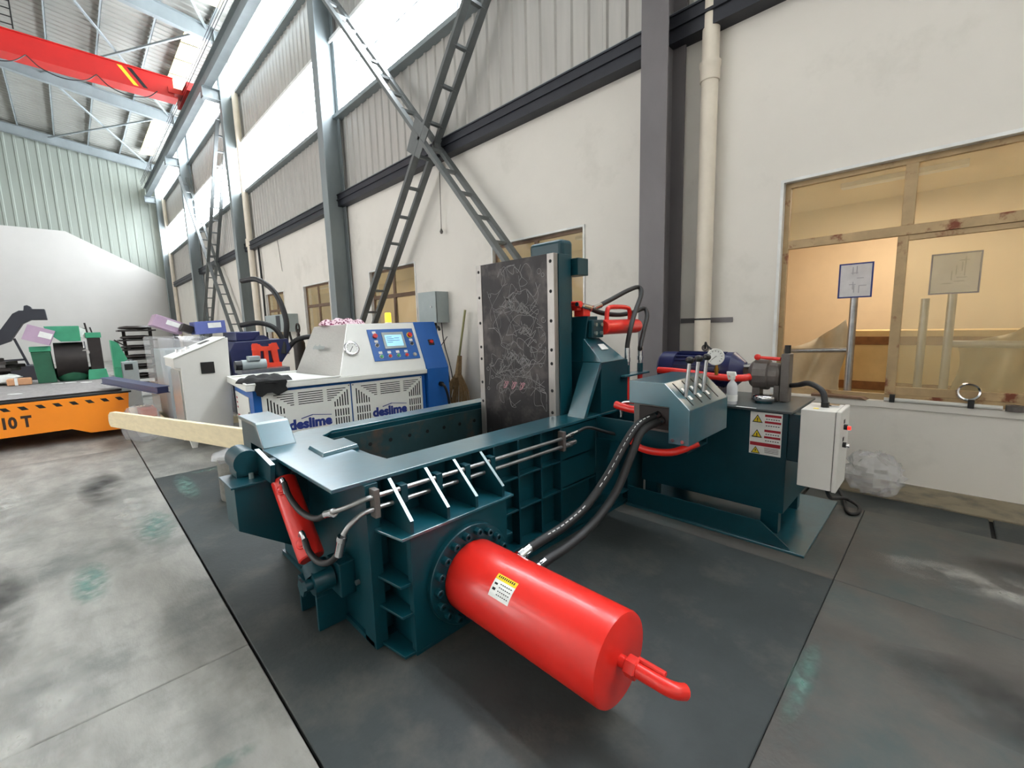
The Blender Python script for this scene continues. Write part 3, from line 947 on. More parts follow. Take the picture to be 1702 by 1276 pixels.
# small red cylinder
c0, c1 = Vector((-2.74, 0.79, 0.775)), Vector((-2.36, 0.79, 0.395))
ax = (c1 - c0).normalized()
sc = mk('gate_cylinder', lathe(c0, ax, [(0, 0.060), (0.008, 0.068), (0.50, 0.068), (0.508, 0.062)], 32), RED, press, smooth=30, label='slim red cylinder tilted across the left end of the press')
mk('rod_end', cyl(c0 - ax * 0.10, c0, 0.05, n=20), TEAL, press, smooth=35)
mk('rod_clevis', join(box(-2.83, -2.77, 0.73, 0.85, 0.80, 0.90)), TEAL, press, 0.004)
mk('base_eye', join(cyl(c1 + ax * 0.0, c1 + ax * 0.07, 0.064, n=20), cyl(c1 + ax * 0.10 + Vector((0, -0.045, 0)), c1 + ax * 0.10 + Vector((0, 0.06, 0)), 0.062, n=24)), TEAL, press, smooth=35)
pin = c1 + ax * 0.10
mk('pivot_pin', join(cyl(pin + Vector((0, -0.09, 0)), pin + Vector((0, 0.16, 0)), 0.03, n=20), cyl(pin + Vector((0, -0.10, 0)), pin + Vector((0, -0.085, 0)), 0.046, n=6)), TEAL, press, smooth=35)
mk('pin_bracket', join(box(pin.x - 0.07, pin.x + 0.09, 0.86, 0.945, pin.z - 0.10, pin.z + 0.09)), TEAL, press, 0.006)
for t_, nm in ((0.09, 0), (0.43, 1)):
    pn = Vector((0.55, -0.6, 0.55)).normalized()
    p = c0 + ax * t_ + pn * 0.06
    mk('port_boss', lathe(p, pn, [(0, 0.03), (0.014, 0.03), (0.018, 0.026), (0.018, 0.018), (0.024, 0.018), (0.026, 0.014)], 18), RED, sc, smooth=35)
    q = c0 + ax * (t_ - 0.045) + Vector((0.058, -0.03, 0.045))
    mk('elbow_fitting', join(tube([tuple(q - Vector((0.03, 0, 0.02))), tuple(q + Vector((0.0, -0.004, 0.02))), tuple(q + Vector((0.03, -0.004, 0.01))), tuple(q + Vector((0.055, -0.004, -0.05)))], 0.014, 10)), CHROME, press, smooth=40)
mk('hose', tube([(-2.61, 0.755, 0.80), (-2.54, 0.755, 0.735), (-2.40, 0.76, 0.69), (-2.22, 0.77, 0.70), (-2.10, 0.79, 0.755)], 0.016, 10), RUBBER, press, smooth=60)
mk('hose', tube([(-2.36, 0.755, 0.545), (-2.30, 0.755, 0.49), (-2.18, 0.76, 0.48), (-2.06, 0.77, 0.53), (-1.985, 0.785, 0.60)], 0.016, 10), RUBBER, press, smooth=60)
mk('hose_fitting', lathe((-2.10, 0.79, 0.755), (1, 0.25, 0.35), [(-0.02, 0.019), (0.03, 0.019), (0.03, 0.023), (0.05, 0.023)], 12), CHROME, press, smooth=30)
mk('hose_fitting', lathe((-1.985, 0.785, 0.60), (0.25, 0.15, 1), [(-0.02, 0.021), (0.06, 0.021), (0.06, 0.025), (0.085, 0.025)], 12), CHROME, press, smooth=30)
mk('bent_line', tube([(-2.06, 0.80, 0.772), (-2.0, 0.85, 0.80), (-1.955, 0.91, 0.828), (-1.945, 0.955, 0.832)], 0.0135, 8), STEEL, press, smooth=60)
mk('bent_line', tube([(-1.965, 0.80, 0.685), (-1.955, 0.83, 0.725), (-1.948, 0.89, 0.762), (-1.945, 0.955, 0.772)], 0.0135, 8), STEEL, press, smooth=60)
mk('foot_bracket', join(box(-2.62, -2.34, 0.78, 0.945, 0.20, 0.225), box(-2.62, -2.595, 0.78, 0.945, 0.0, 0.20), box(-2.365, -2.34, 0.78, 0.945, 0.0, 0.20)), TEAL, press, 0.004)
mk('weld_bolt', cyl((-2.16, 0.925, 0.30), (-2.16, 0.945, 0.30), 0.014, n=8), STEEL, press)

# ---- upright lid: dark machined plate in front of a teal frame
mk('lid_frame', join(box(-3.13, -2.205, 2.745, 2.90, 0.62, 2.19)), TEAL, press, 0.004)
lid = mk('lid_plate', box(-3.07, -2.285, 2.70, 2.745, 0.60, 2.19), DIE, press, 0.002, label='dark steel plate covered with chalk scribbles')
for x0, x1, zs in ((-2.285, -2.215, (2.13, 1.90, 1.67, 1.44, 1.33, 1.11, 0.93)), (-3.135, -3.07, (2.13, 1.90, 1.67, 1.45, 1.34, 1.12, 0.94))):
    s = mk('bolt_strip', box(x0, x1, 2.695, 2.745, 0.60, 2.19), DIEEDGE, press, 0.002)
    for z in zs:
        mk('bolt_hole', cyl(((x0 + x1) / 2, 2.694, z), ((x0 + x1) / 2, 2.697, z), 0.014, n=12), DARK, s)
r = random.Random(11)
ch = []


def scribble(pts, w, s):
    P = spline(pts, 5)
    for i in range(len(P) - 1):
        if (P[i + 1] - P[i]).length > 1e-4:
            ch.append(bar(P[i], P[i + 1], w, 0.0008, up=(0, 1, 0)))


def PL(u, z):
    return (-3.06 + u * 0.765, 2.6995, z)


for k in range(52):
    u, z = r.uniform(0.08, 0.92), r.uniform(0.98, 2.12)
    pts = [PL(u, z)]
    for j in range(r.randint(4, 9)):
        u = min(0.97, max(0.03, u + r.uniform(-0.13, 0.13)))
        z = min(2.15, max(0.93, z + r.uniform(-0.10, 0.10)))
        pts.append(PL(u, z))
    scribble(pts, r.uniform(0.002, 0.0042), k)
for k in range(12):       # little circles round the bolt positions
    u, z = r.choice([0.05, 0.12, 0.9, 0.95, r.uniform(0.2, 0.8)]), r.uniform(0.95, 2.12)
    q = r.uniform(0.014, 0.024)
    scribble([(PL(u, z)[0] + q * math.cos(t * 1.05), 2.6995, z + q * math.sin(t * 1.05)) for t in range(8)], 0.004, k)
for u0, z0 in ((0.42, 1.40), (0.60, 1.36), (0.36, 1.85), (0.58, 1.80), (0.62, 1.62)):     # denser scrawls
    pts = []
    for j in range(16):
        pts.append(PL(u0 + 0.055 * math.sin(j * 2.3) + 0.008 * j, z0 + 0.045 * math.cos(j * 1.9) - 0.002 * j))
    scribble(pts, 0.005, 1)
for u, z, uu, zz in ((0.08, 1.95, 0.3, 1.5), (0.06, 1.1, 0.13, 1.35), (0.45, 1.22, 0.95, 1.33), (0.5, 1.2, 0.95, 1.13), (0.08, 1.62, 0.3, 1.55), (0.35, 1.75, 0.72, 1.73), (0.2, 1.2, 0.5, 1.23)):
    scribble([PL(u, z), PL((u + uu) / 2, (z + zz) / 2 + 0.03), PL(uu, zz)], 0.004, 1)
mk('chalk_marks', join(*ch), CHALK, lid)
ch = []
for k in range(3):
    u0 = 0.33 + 0.13 * k
    scribble([PL(u0 + 0.03 * math.sin(j * 2.0) + 0.006 * j, 1.12 + 0.035 * math.cos(j * 1.7)) for j in range(9)], 0.0055, 1)
mk('chalk_marks', join(*ch), CHALKP, lid)
# hinge head on top of the lid
mk('lid_head', join(box(-2.66, -2.30, 2.90, 3.06, 1.55, 2.335)), TEAL, press, 0.035, seg=3)
mk('lid_arm', box(-2.30, -2.15, 2.92, 3.06, 2.03, 2.165), TEAL, press, 0.004)
mk('lid_spine', box(-2.90, -2.40, 2.90, 3.05, 0.95, 1.9), TEAL, press, 0.004)

# pivot tower on the far end of the rail
tower = [(3.0, DZ), (3.45, DZ), (3.45, 1.325), (3.0, 1.325)]
mk('pivot_tower', prism(tower, 'x', -2.62, -1.985), TEAL, press, 0.004)
mk('tower_cap', hexv([(-2.62, 3.0, 1.326), (-2.17, 3.0, 1.326), (-2.17, 3.2, 1.326), (-2.62, 3.2, 1.326)], [(-2.62, 3.06, 1.70), (-2.155, 3.06, 1.70), (-2.155, 3.2, 1.70), (-2.62, 3.2, 1.70)]), TEAL, press, 0.004)
mk('tower_cover', hexv([(-2.165, 3.0, 1.327), (-1.98, 3.0, 1.327), (-1.98, 3.36, 1.327), (-2.165, 3.2, 1.327)], [(-2.165, 3.0, 1.515), (-2.155, 3.0, 1.515), (-2.155, 3.22, 1.515), (-2.165, 3.2, 1.515)]), TEALLIT, press, 0.002)
mk('diagonal_strut', prism([(2.76, DZ), (2.80, DZ), (3.0, 1.28), (3.0, 1.325), (2.98, 1.325)], 'x', -2.15, -1.985), TEALLIT, press, 0.003)
mk('tower_tag', hexv([(-2.10, 3.12, 1.462), (-2.06, 3.12, 1.419), (-2.06, 3.22, 1.419), (-2.10, 3.20, 1.462)], [(-2.096, 3.12, 1.466), (-2.056, 3.12, 1.423), (-2.056, 3.22, 1.423), (-2.096, 3.20, 1.466)]), PAPER, press)
pv = mk('cylinder_clevis', join(box(-2.15, -2.10, 3.05, 3.21, 1.52, 1.67)), TEAL, press, 0.01)
for dy, dz in ((0.03, 0.10), (0.03, 0.03), (0.11, 0.10), (0.11, 0.03)):
    mk('clevis_bolt', cyl((-2.10, 3.05 + dy, 1.53 + dz), (-2.08, 3.05 + dy, 1.53 + dz), 0.017, n=6), EDGE, pv)
lc = mk('lid_cylinder', lathe((-2.11, 3.21, 1.605), (0, 1, 0.0), [(0, 0.058), (0.006, 0.064), (0.56, 0.064), (0.60, 0.045), (0.61, 0.02)], 28), RED, press, smooth=30, label='short red lid cylinder on the pivot tower')
mk('carry_bracket', tube([(-2.11, 3.27, 1.655), (-2.11, 3.28, 1.74), (-2.11, 3.33, 1.775), (-2.11, 3.59, 1.775), (-2.11, 3.65, 1.74), (-2.11, 3.655, 1.65)], 0.020, 8), RED, press, smooth=60)
mk('lid_rod_end', join(box(-2.30, -2.20, 3.06, 3.16, 1.701, 1.80), cyl((-2.30, 3.0, 1.80), (-2.18, 3.0, 1.80), 0.028, n=12), box(-2.28, -2.22, 3.0, 3.06, 1.75, 1.82)), RED, press, 0.006)
u1 = [(-2.17, 2.95, 1.79), (-2.2, 3.104, 1.78), (-2.2, 3.33, 1.729), (-2.2, 3.629, 1.712), (-2.2, 3.904, 1.74), (-2.18, 4.05, 1.772), (-2.12, 4.0, 1.70), (-2.05, 3.807, 1.555), (-2.0, 3.652, 1.423), (-2.0, 3.654, 1.38)]
u2 = [(-2.2, 3.256, 1.781), (-2.2, 3.475, 1.847), (-2.2, 3.788, 1.943), (-2.19, 3.96, 1.975), (-2.12, 3.88, 1.90), (-2.05, 3.638, 1.723), (-2.0, 3.469, 1.565), (-2.0, 3.43, 1.451), (-2.0, 3.425, 1.39)]
mk('hose', tube(u1[1:], 0.021, 10), RUBBER, press, smooth=60)
mk('hose', tube(u2, 0.021, 10), RUBBER, press, smooth=60)
mk('hose_fitting', lathe(u1[1], (0, -1, 0.15), [(-0.06, 0.024), (0.06, 0.024), (0.06, 0.018), (0.14, 0.018)], 12), CHROME, press, smooth=30)
mk('hose_fitting', lathe(u2[0], (0, -1, -0.25), [(-0.06, 0.024), (0.05, 0.024), (0.05, 0.018), (0.11, 0.018)], 12), CHROME, press, smooth=30)
for y in (3.425, 3.654):
    mk('hose_fitting', lathe((-2.0, y, 1.26), (0, 0, 1), [(0, 0.020), (0.04, 0.020), (0.04, 0.027), (0.075, 0.027), (0.075, 0.023), (0.16, 0.024)], 14), CHROME, press, smooth=30)
    mk('riser_pipe', cyl((-2.0, y, 0.86), (-2.0, y, 1.20), 0.023, n=14), RED, press, smooth=40)
    mk('riser_nut', cyl((-2.0, y, 1.19), (-2.0, y, 1.27), 0.026, n=8), TEAL, press)
mk('riser_plate', prism([(-2.06, 3.30), (-1.94, 3.30), (-1.94, 3.72), (-1.98, 3.78), (-2.06, 3.72)], 'z', 1.175, 1.19), TEALLIT, press, 0.003)
mk('riser_support', box(-2.24, -2.0, 3.45, 3.75, 0.03, 0.88), TEAL, press, 0.004)

# tray carrying the valve block
mk('valve_tray', join(box(-1.985, -1.24, 2.93, 2.945, 0.72, 0.895), box(-1.985, -1.24, 3.28, 3.295, 0.72, 0.895), box(-1.985, -1.24, 2.945, 3.28, 0.72, 0.735)), TEAL, press, 0.003)
vb = mk('valve_block', box(-1.55, -1.25, 2.75, 3.22, 0.90, 1.085), CASTGREY, press, 0.006)
mk('valve_face', box(-1.50, -1.27, 2.735, 2.75, 0.92, 1.07), OILY, press, 0.003)
mk('valve_foot', box(-1.5, -1.3, 2.95, 3.2, 0.735, 0.90), TEAL, press)
mk('red_elbow', tube([(-1.62, 2.98, 0.98), (-1.72, 2.98, 0.98), (-1.84, 2.98, 1.0)], 0.03, 10), RED, press, smooth=50)
mk('red_manifold_pipe', tube([(-1.62, 2.80, 0.80), (-1.5, 2.80, 0.74), (-1.3, 2.82, 0.75), (-1.16, 2.92, 0.82)], 0.026, 10), RED, press, smooth=50)
mk('breather_elbow', tube([(-1.80, 3.0, 0.90), (-1.80, 3.0, 1.0), (-1.74, 3.0, 1.03), (-1.62, 3.0, 1.03)], 0.016, 10), CHROME, press, smooth=50)
cov = mk('valve_cover', prism([(-1.53, 1.10), (-1.245, 1.095), (-1.245, 0.86), (-1.11, 0.86), (-1.11, 1.09), (-1.28, 1.25), (-1.53, 1.25)], 'y', 2.65, 3.30), TEALLIT, press, 0.004)
sl = Vector((0.17, 0, -0.16)).normalized()
nrm = Vector((0.16, 0, 0.17)).normalized()
for k in range(4):
    y = 2.745 + 0.14 * k
    a = Vector((-1.268, y, 1.239)) + nrm * 0.0008
    b = Vector((-1.128, y, 1.107)) + nrm * 0.0008
    mk('lever_slot', bar(a, b, 0.012, 0.002, up=tuple(nrm)), DARK, cov)
    if k < 3:
        for m_ in (0.28, 0.62):
            p = a + (b - a) * m_ + Vector((0, 0.05, 0))
            mk('lever_label', bar(p, p + sl * 0.032, 0.032, 0.002, up=tuple(nrm)), PAPER, cov)
for k in range(3):
    y = 2.745 + 0.14 * k
    p = Vector((-1.18, y, 1.155))
    d = Vector((0.0, 0.05, 0.235))
    lv = mk('lever', cyl(p, p + d, 0.012, n=12), STEEL, press, smooth=40)
    mk('lever_knob', blob(tuple(p + d), 0.027, 0.027, 0.025, 14, 8), BLACK, lv, smooth=60)
for y in (2.70, 2.705):
    pass
for x, z in ((-1.215, 0.885), (-1.15, 0.885)):
    mk('cover_bolt', cyl((x, 2.648, z), (x, 2.643, z), 0.012, n=10), CHROME, cov)

# ================================================================ HYDRAULIC POWER UNIT
hpu = empty('hydraulic_power_unit', (-1.3, 3.9, 0), 'teal hydraulic power unit tank with blue motor and grey pump on top', 'power unit')
mk('base_plate', box(-1.98, -0.60, 3.38, 4.62, 0.0, 0.02), TEALLIT, hpu, 0.003)
mk('skid_rail', prism([(-1.97, 0.02), (-0.69, 0.02), (-0.70, 0.035), (-0.895, 0.18), (-1.97, 0.18)], 'y', 3.40, 3.415), TEAL, hpu, 0.002)
mk('skid_rail', box(-1.97, -0.9, 4.45, 4.465, 0.02, 0.18), TEAL, hpu, 0.002)
tank = mk('tank', box(-1.94, -0.79, 3.60, 4.32, 0.19, 0.955), TEAL, hpu, 0.006)
for x, y in ((-0.88, 3.63), (-0.88, 4.22), (-1.85, 3.63), (-1.85, 4.22)):
    mk('tank_foot', box(x - 0.06, x + 0.06, y - 0.02, y + 0.06, 0.02, 0.19), TEAL, hpu, 0.003)
mk('tank_lid', box(-1.965, -0.765, 3.575, 4.345, 0.955, 0.972), mat('dark_tank_lid_paint', (70, 78, 80), 0.4, 0, 0.15, 4), hpu, 0.003)
mk('lid_tape', box(-1.14, -1.0, 3.576, 3.60, 0.9721, 0.9728), PAPER, hpu)
# motor
mo = mk('motor', lathe((-1.98, 4.07, 1.20), (1, 0, 0), [(0, 0.11), (0.0, 0.135), (0.02, 0.15), (0.16, 0.152), (0.162, 0.14), (0.60, 0.14), (0.605, 0.158), (0.66, 0.158), (0.70, 0.12), (0.75, 0.075)], 36), NAVYM, hpu, smooth=30)
fin = None
for k in range(22):
    t = 2 * math.pi * k / 22
    c = Vector((-1.60, 4.07 + 0.146 * math.cos(t), 1.20 + 0.146 * math.sin(t)))
    u = Vector((0, math.cos(t), math.sin(t)))
    mk('cooling_fin', bar(c - Vector((0.21, 0, 0)), c + Vector((0.21, 0, 0)), 0.006, 0.026, up=tuple(u)), NAVYM, mo)
mk('motor_foot', box(-1.78, -1.42, 3.94, 4.20, 0.972, 1.06), NAVYM, hpu, 0.004)
mk('lifting_eye', lathe((-1.58, 4.075, 1.39), (0, 1, 0), [(-0.008, 0.016), (-0.008, 0.032), (0.008, 0.032), (0.008, 0.016)], 14, True), CASTGREY, hpu)
mk('lifting_wire', tube([(-1.58, 4.07, 1.38), (-1.57, 4.05, 1.44), (-1.55, 4.04, 1.41), (-1.50, 4.03, 1.375)], 0.008, 6), BLACK, hpu)
mk('coupling_bolt', join(*[cyl((-1.24, 4.07 + 0.06 * math.cos(t), 1.20 + 0.06 * math.sin(t)), (-1.18, 4.07 + 0.06 * math.cos(t), 1.20 + 0.06 * math.sin(t)), 0.018, n=8) for t in (0.8, 2.4, 3.9, 5.5)]), STEEL, hpu)
mk('pump_body', lathe((-1.19, 4.04, 1.18), (1, 0, 0), [(0, 0.06), (0.02, 0.10), (0.05, 0.125), (0.15, 0.125), (0.16, 0.105), (0.22, 0.10), (0.235, 0.085), (0.25, 0.05)], 14), CASTGREY, hpu, smooth=20)
mk('pump_foot', box(-1.15, -1.09, 3.98, 4.08, 0.972, 1.09), CASTGREY, hpu, 0.004)
mk('pump_foot', box(-0.99, -0.95, 3.98, 4.08, 0.972, 1.10), CASTGREY, hpu, 0.004)
mk('pump_lever', join(cyl((-1.11, 3.99, 1.325), (-0.95, 3.98, 1.315), 0.011, 0.016, n=10), blob((-1.12, 3.99, 1.327), 0.026, 0.026, 0.026, 12, 8)), RED, hpu, smooth=50)
mk('suction_post', box(-0.945, -0.885, 3.97, 4.09, 0.972, 1.36), CASTGREY, hpu, 0.008)
mk('suction_nipple', cyl((-0.915, 4.03, 1.36), (-0.915, 4.03, 1.425), 0.022, n=10), BLACK, hpu)
mk('red_pipe', tube([(-1.92, 3.85, 1.19), (-1.70, 3.85, 1.185), (-1.45, 3.85, 1.165), (-1.28, 3.86, 1.155), (-1.18, 3.90, 1.16), (-1.15, 3.98, 1.17)], 0.03, 12), RED, hpu, smooth=50)
ga = Vector((-1.385, 3.80, 1.335))
gd = Vector((0.25, -1, 0.02)).normalized()
gg = mk('pressure_gauge', lathe(ga, gd, [(0, 0.06), (0.004, 0.068), (0.03, 0.070), (0.034, 0.066), (0.034, 0.058), (0.030, 0.058)], 32), CABW, hpu, smooth=30)
mk('gauge_face', cyl(ga + gd * 0.0301, ga + gd * 0.0306, 0.058, n=32), PAPER, gg)
gu = gd.cross(Vector((0, 0, 1))).normalized()
tick = []
for k in range(11):
    t = math.radians(225 - 27 * k)
    o_ = -gu * math.cos(t) + Vector((0, 0, 1)) * math.sin(t)
    tick.append(bar(ga + gd * 0.0312 + o_ * 0.044, ga + gd * 0.0312 + o_ * 0.054, 0.004, 0.001, up=tuple(gd)))
o_ = (gu * 0.75 - Vector((0, 0, 1)) * 0.66)
tick.append(bar(ga + gd * 0.0312 - o_ * 0.012, ga + gd * 0.0312 + o_ * 0.040, 0.004, 0.001, up=tuple(gd)))
mk('gauge_marks', join(*tick), LINK, gg)
mk('gauge_stem', lathe((-1.385, 3.825, 1.18), (0, 0, 1), [(0, 0.014), (0.03, 0.014), (0.03, 0.018), (0.06, 0.018), (0.06, 0.012), (0.095, 0.012)], 10), BRASS, hpu, smooth=30)
cap = mk('filler_cap', lathe((-1.03, 3.88, 0.972), (0, 0, 1), [(0, 0.055), (0.02, 0.055), (0.02, 0.076), (0.026, 0.08), (0.05, 0.08), (0.058, 0.074), (0.064, 0.06)], 28), CHROME, hpu, smooth=40)
mk('cap_neck', cyl((-1.03, 3.88, 0.972), (-1.03, 3.88, 0.992), 0.062, n=24), TEAL, hpu)

# warning sticker on the tank
Yf = 3.5985
st = mk('warning_sticker', box(-1.04, -0.825, Yf - 0.0008, Yf, 0.62, 0.945), PAPER, tank, label='white warning sticker with three yellow triangles and red bars')
red, blk, yel = [], [], []
def tri(cx, cz, s, y):
    return prism([(cx - s, cz - s * 0.8), (cx + s, cz - s * 0.8), (cx, cz + s * 0.9)], 'y', y - 0.0006, y)
for r_ in range(2):
    zt = 0.935 - 0.115 * r_
    red += [box(-0.94, -0.832, Yf - 0.0016, Yf - 0.0008, zt - 0.022, zt - 0.004), box(-0.94, -0.832, Yf - 0.0016, Yf - 0.0008, zt - 0.070, zt - 0.054)]
    for q in (0.036, 0.086):
        blk += [box(-0.932 + 0.016 * k, -0.922 + 0.016 * k, Yf - 0.0016, Yf - 0.0008, zt - q - 0.006, zt - q) for k in range(6)]
    blk.append(tri(-0.99, zt - 0.042, 0.036, Yf - 0.0008))
    yel.append(tri(-0.99, zt - 0.043, 0.027, Yf - 0.0016))
    blk.append(box(-0.993, -0.987, Yf - 0.003, Yf - 0.0022, zt - 0.055, zt - 0.035))
    blk.append(box(-0.993, -0.987, Yf - 0.003, Yf - 0.0022, zt - 0.063, zt - 0.058))
red.append(box(-1.035, -0.83, Yf - 0.0016, Yf - 0.0008, 0.685, 0.712))
blk.append(tri(-0.995, 0.65, 0.032, Yf - 0.0008))
yel.append(tri(-0.995, 0.649, 0.024, Yf - 0.0016))
blk.append(box(-0.998, -0.992, Yf - 0.003, Yf - 0.0022, 0.640, 0.658))
blk += [box(-0.935 + 0.001 * k, -0.84, Yf - 0.0016, Yf - 0.0008, 0.672 - 0.011 * k, 0.675 - 0.011 * k) for k in range(4)]
mk('sticker_red_bars', join(*red), LRED, st)
mk('sticker_black_marks', join(*blk), LINK, st)
mk('sticker_triangles', join(*yel), LYEL, st)

# control box on the tank side
cb = empty('control_box', (-0.56, 3.55, 0.5), 'light grey control box with red lamp mounted on the tank side', 'control box')
mk('housing', box(-0.675, -0.485, 3.40, 3.72, 0.505, 1.035), CABG, cb, 0.004)
mk('door', box(-0.482, -0.455, 3.395, 3.725, 0.50, 1.04), CABG, cb, 0.006)
mk('seam', box(-0.485, -0.482, 3.405, 3.715, 0.51, 1.03), DARK, cb)
for z, m_, nm in ((0.92, LEDRED, 'indicator_lamp'), (0.80, CHROME, 'key_switch')):
    b = mk(nm, cyl((-0.455, 3.53, z), (-0.435, 3.53, z), 0.018, n=14), BLACK, cb, smooth=40)
    mk('cap', cyl((-0.435, 3.53, z - 0.004), (-0.418, 3.53, z - 0.004), 0.013, n=12), m_, b, smooth=40)
    mk('tag', box(-0.455, -0.452, 3.512, 3.548, z + 0.025, z + 0.05), BLACK, cb)
mk('mounting_arm', box(-0.79, -0.675, 3.62, 3.70, 0.60, 0.95), TEAL, cb, 0.003)
mk('cable_gland', cyl((-0.57, 3.56, 1.035), (-0.57, 3.56, 1.07), 0.024, n=12), BLACK, cb)
mk('conduit', tube([(-0.89, 4.05, 1.10), (-0.80, 3.9, 1.13), (-0.70, 3.72, 1.17), (-0.60, 3.60, 1.14), (-0.57, 3.56, 1.06)], 0.019, 10), RUBBER, cb, smooth=60)
mk('yellow_sticker', box(-0.62, -0.59, 3.46, 3.50, 1.0351, 1.0356), LYEL, cb)
mk('spare_plate', box(-0.56, -0.50, 3.60, 3.66, 1.036, 1.046), CHROME, cb)
cbl = mk('power_cable', tube([(-0.57, 3.68, 0.505), (-0.56, 3.9, 0.30), (-0.58, 4.35, 0.14), (-0.54, 4.62, 0.06), (-0.45, 4.60, 0.02), (-0.44, 4.45, 0.016), (-0.50, 4.42, 0.016), (-0.57, 4.7, 0.03), (-0.72, 5.2, 0.03)], 0.014, 8), RUBBER, None, smooth=60)
tag(cbl, 'dark power cable drooping from the control box to the floor', 'cable')
pl = mk('plastic_sheet', blob((-0.42, 5.18, 0.17), 0.22, 0.30, 0.19, 26, 16, 0.17, 0.004, 21), FILM, None, smooth=25)
tag(pl, 'crumpled clear plastic sheet lying at the wall below the right window', 'plastic sheet')
# spray bottle standing on the tank
sb = empty('spray_bottle', (-1.20, 3.66, 0.972), 'white translucent spray bottle standing on the tank lid', 'bottle')
mk('bottle', lathe((-1.20, 3.66, 0.9725), (0, 0, 1), [(0, 0.034), (0.004, 0.038), (0.14, 0.040), (0.165, 0.032), (0.185, 0.016), (0.205, 0.015)], 20), BOTTLE, sb, smooth=40)
mk('bottle_label', lathe((-1.20, 3.66, 1.0), (0, 0, 1), [(0, 0.0385), (0, 0.0405), (0.05, 0.0405), (0.05, 0.0385)], 20, True), PAPER, sb, smooth=40)
mk('spray_head', join(cyl((-1.20, 3.66, 1.17), (-1.20, 3.66, 1.20), 0.02, n=14), hexv([(-1.24, 3.645, 1.20), (-1.17, 3.645, 1.20), (-1.17, 3.675, 1.20), (-1.24, 3.675, 1.20)], [(-1.245, 3.648, 1.232), (-1.18, 3.648, 1.232), (-1.18, 3.672, 1.232), (-1.245, 3.672, 1.232)]),
                     bar((-1.235, 3.66, 1.20), (-1.225, 3.66, 1.165), 0.012, 0.012, up=(0, 1, 0))), CABW, sb, 0.004)


# ================================================================ BLUE AND WHITE TEST MACHINE
MT = Matrix.Translation((-6.10, 1.44, 0)) @ Matrix.Rotation(math.radians(-4.6), 4, 'Z')


def M_(g):
    return xf(g, MT)


tm = empty('hydraulic_test_bench', tuple(MT @ Vector((-0.9, 1.3, 0))), 'blue and white machine with touch screen panel and slotted front doors', 'machine')
mk('body', M_(box(-1.42, -0.07, 0.08, 2.52, 0.10, 0.915)), CABB, tm, 0.005)
mk('plinth', M_(box(-1.38, -0.10, 0.12, 2.5, 0.0, 0.10)), NAVY, tm)
mk('tray_top', M_(join(box(-1.49, 0.0, 0.0, 2.53, 0.915, 0.985), box(-1.49, -0.03, 0.0, 0.03, 0.985, 1.01), box(-0.03, 0.0, 0.0, 1.15, 0.985, 1.01), box(-1.49, -1.46, 0.03, 2.5, 0.985, 1.01))), CABW, tm, 0.008)
mk('left_side_panel', M_(box(-1.33, -0.33, 0.068, 0.08, 0.16, 0.80)), CABW, tm, 0.003)
mk('side_marks', M_(join(*[box(-1.26, -1.18, 0.066, 0.068, 0.70 - 0.07 * k, 0.725 - 0.07 * k) for k in range(3)] + [box(-1.26, -1.1, 0.066, 0.068, 0.42, 0.47)])), LRED, tm)
mk('drain_cock', M_(join(box(-0.24, -0.16, 0.05, 0.08, 0.5, 0.56), cyl((-0.2, 0.05, 0.62), (-0.2, 0.03, 0.62), 0.012, n=8))), STEEL, tm, 0.003)


def panel(y0, y1, z0, z1):
    p = mk('door_panel', M_(box(-0.07, -0.05, y0, y1, z0, z1)), CABW, tm, 0.004)
    s = []
    X0, X1 = -0.0505, -0.0485
    w = y1 - y0
    h = z1 - z0

    def hz(a, b, z, t=0.011):
        s.append(box(X0, X1, a, b, z, z + t))

    def vt(y, za, zb, t=0.016):
        s.append(box(X0, X1, y, y + t, za, zb))
    for k in range(6):
        z = z1 - 0.055 - 0.030 * k
        hz(y0 + w * 0.12 + 0.038 * k, y0 + w * 0.33, z)
        hz(y0 + w * 0.38, y0 + w * 0.66, z)
        hz(y0 + w * 0.71, y1 - w * 0.06 - 0.042 * k, z)
    for k in range(6):
        vt(y0 + w * 0.05 + 0.036 * k, z1 - 0.30, z1 - 0.075 - 0.036 * k * 0.85)
        vt(y1 - w * 0.05 - 0.036 * k, z1 - 0.30, z1 - 0.075 - 0.036 * k * 0.85)
        for zz in (z1 - 0.44, z1 - 0.56):
            vt(y0 + w * 0.05 + 0.036 * k, zz, zz + 0.10)
            vt(y1 - w * 0.05 - 0.036 * k, zz, zz + 0.10)
    mk('louvre_slots', M_(join(*s)), DARK, p)
    for yy in (y0 + 0.02, y1 - 0.02):
        mk('door_screw', M_(cyl((-0.05, yy, z1 - 0.02), (-0.047, yy, z1 - 0.02), 0.009, n=8)), BLACK, p)
    t = text_geo('deslime', 0.18, 0.001, 0.009)
    t = ([(a * 1.0, b, c) for a, b, c in t[0]], t[1])
    wd_ = max(q[0] for q in t[0])
    g = placed(t, (-0.048, y0 + w * 0.5 - wd_ / 2, z1 - 0.53), (0, 1, 0), (0, 0, 1))
    roof_ = join(bar((-0.048, y0 + w * 0.5 - 0.12, z1 - 0.40), (-0.048, y0 + w * 0.5 + 0.03, z1 - 0.365), 0.003, 0.012, up=(0, 0, 1)),
                 bar((-0.048, y0 + w * 0.5 + 0.03, z1 - 0.365), (-0.048, y0 + w * 0.5 + wd_ / 2, z1 - 0.40), 0.003, 0.008, up=(0, 0, 1)))
    mk('logo_lettering', M_(join(g, roof_)), LBLUE, p)


panel(0.17, 1.30, 0.13, 0.875)
panel(1.32, 2.45, 0.13, 0.875)
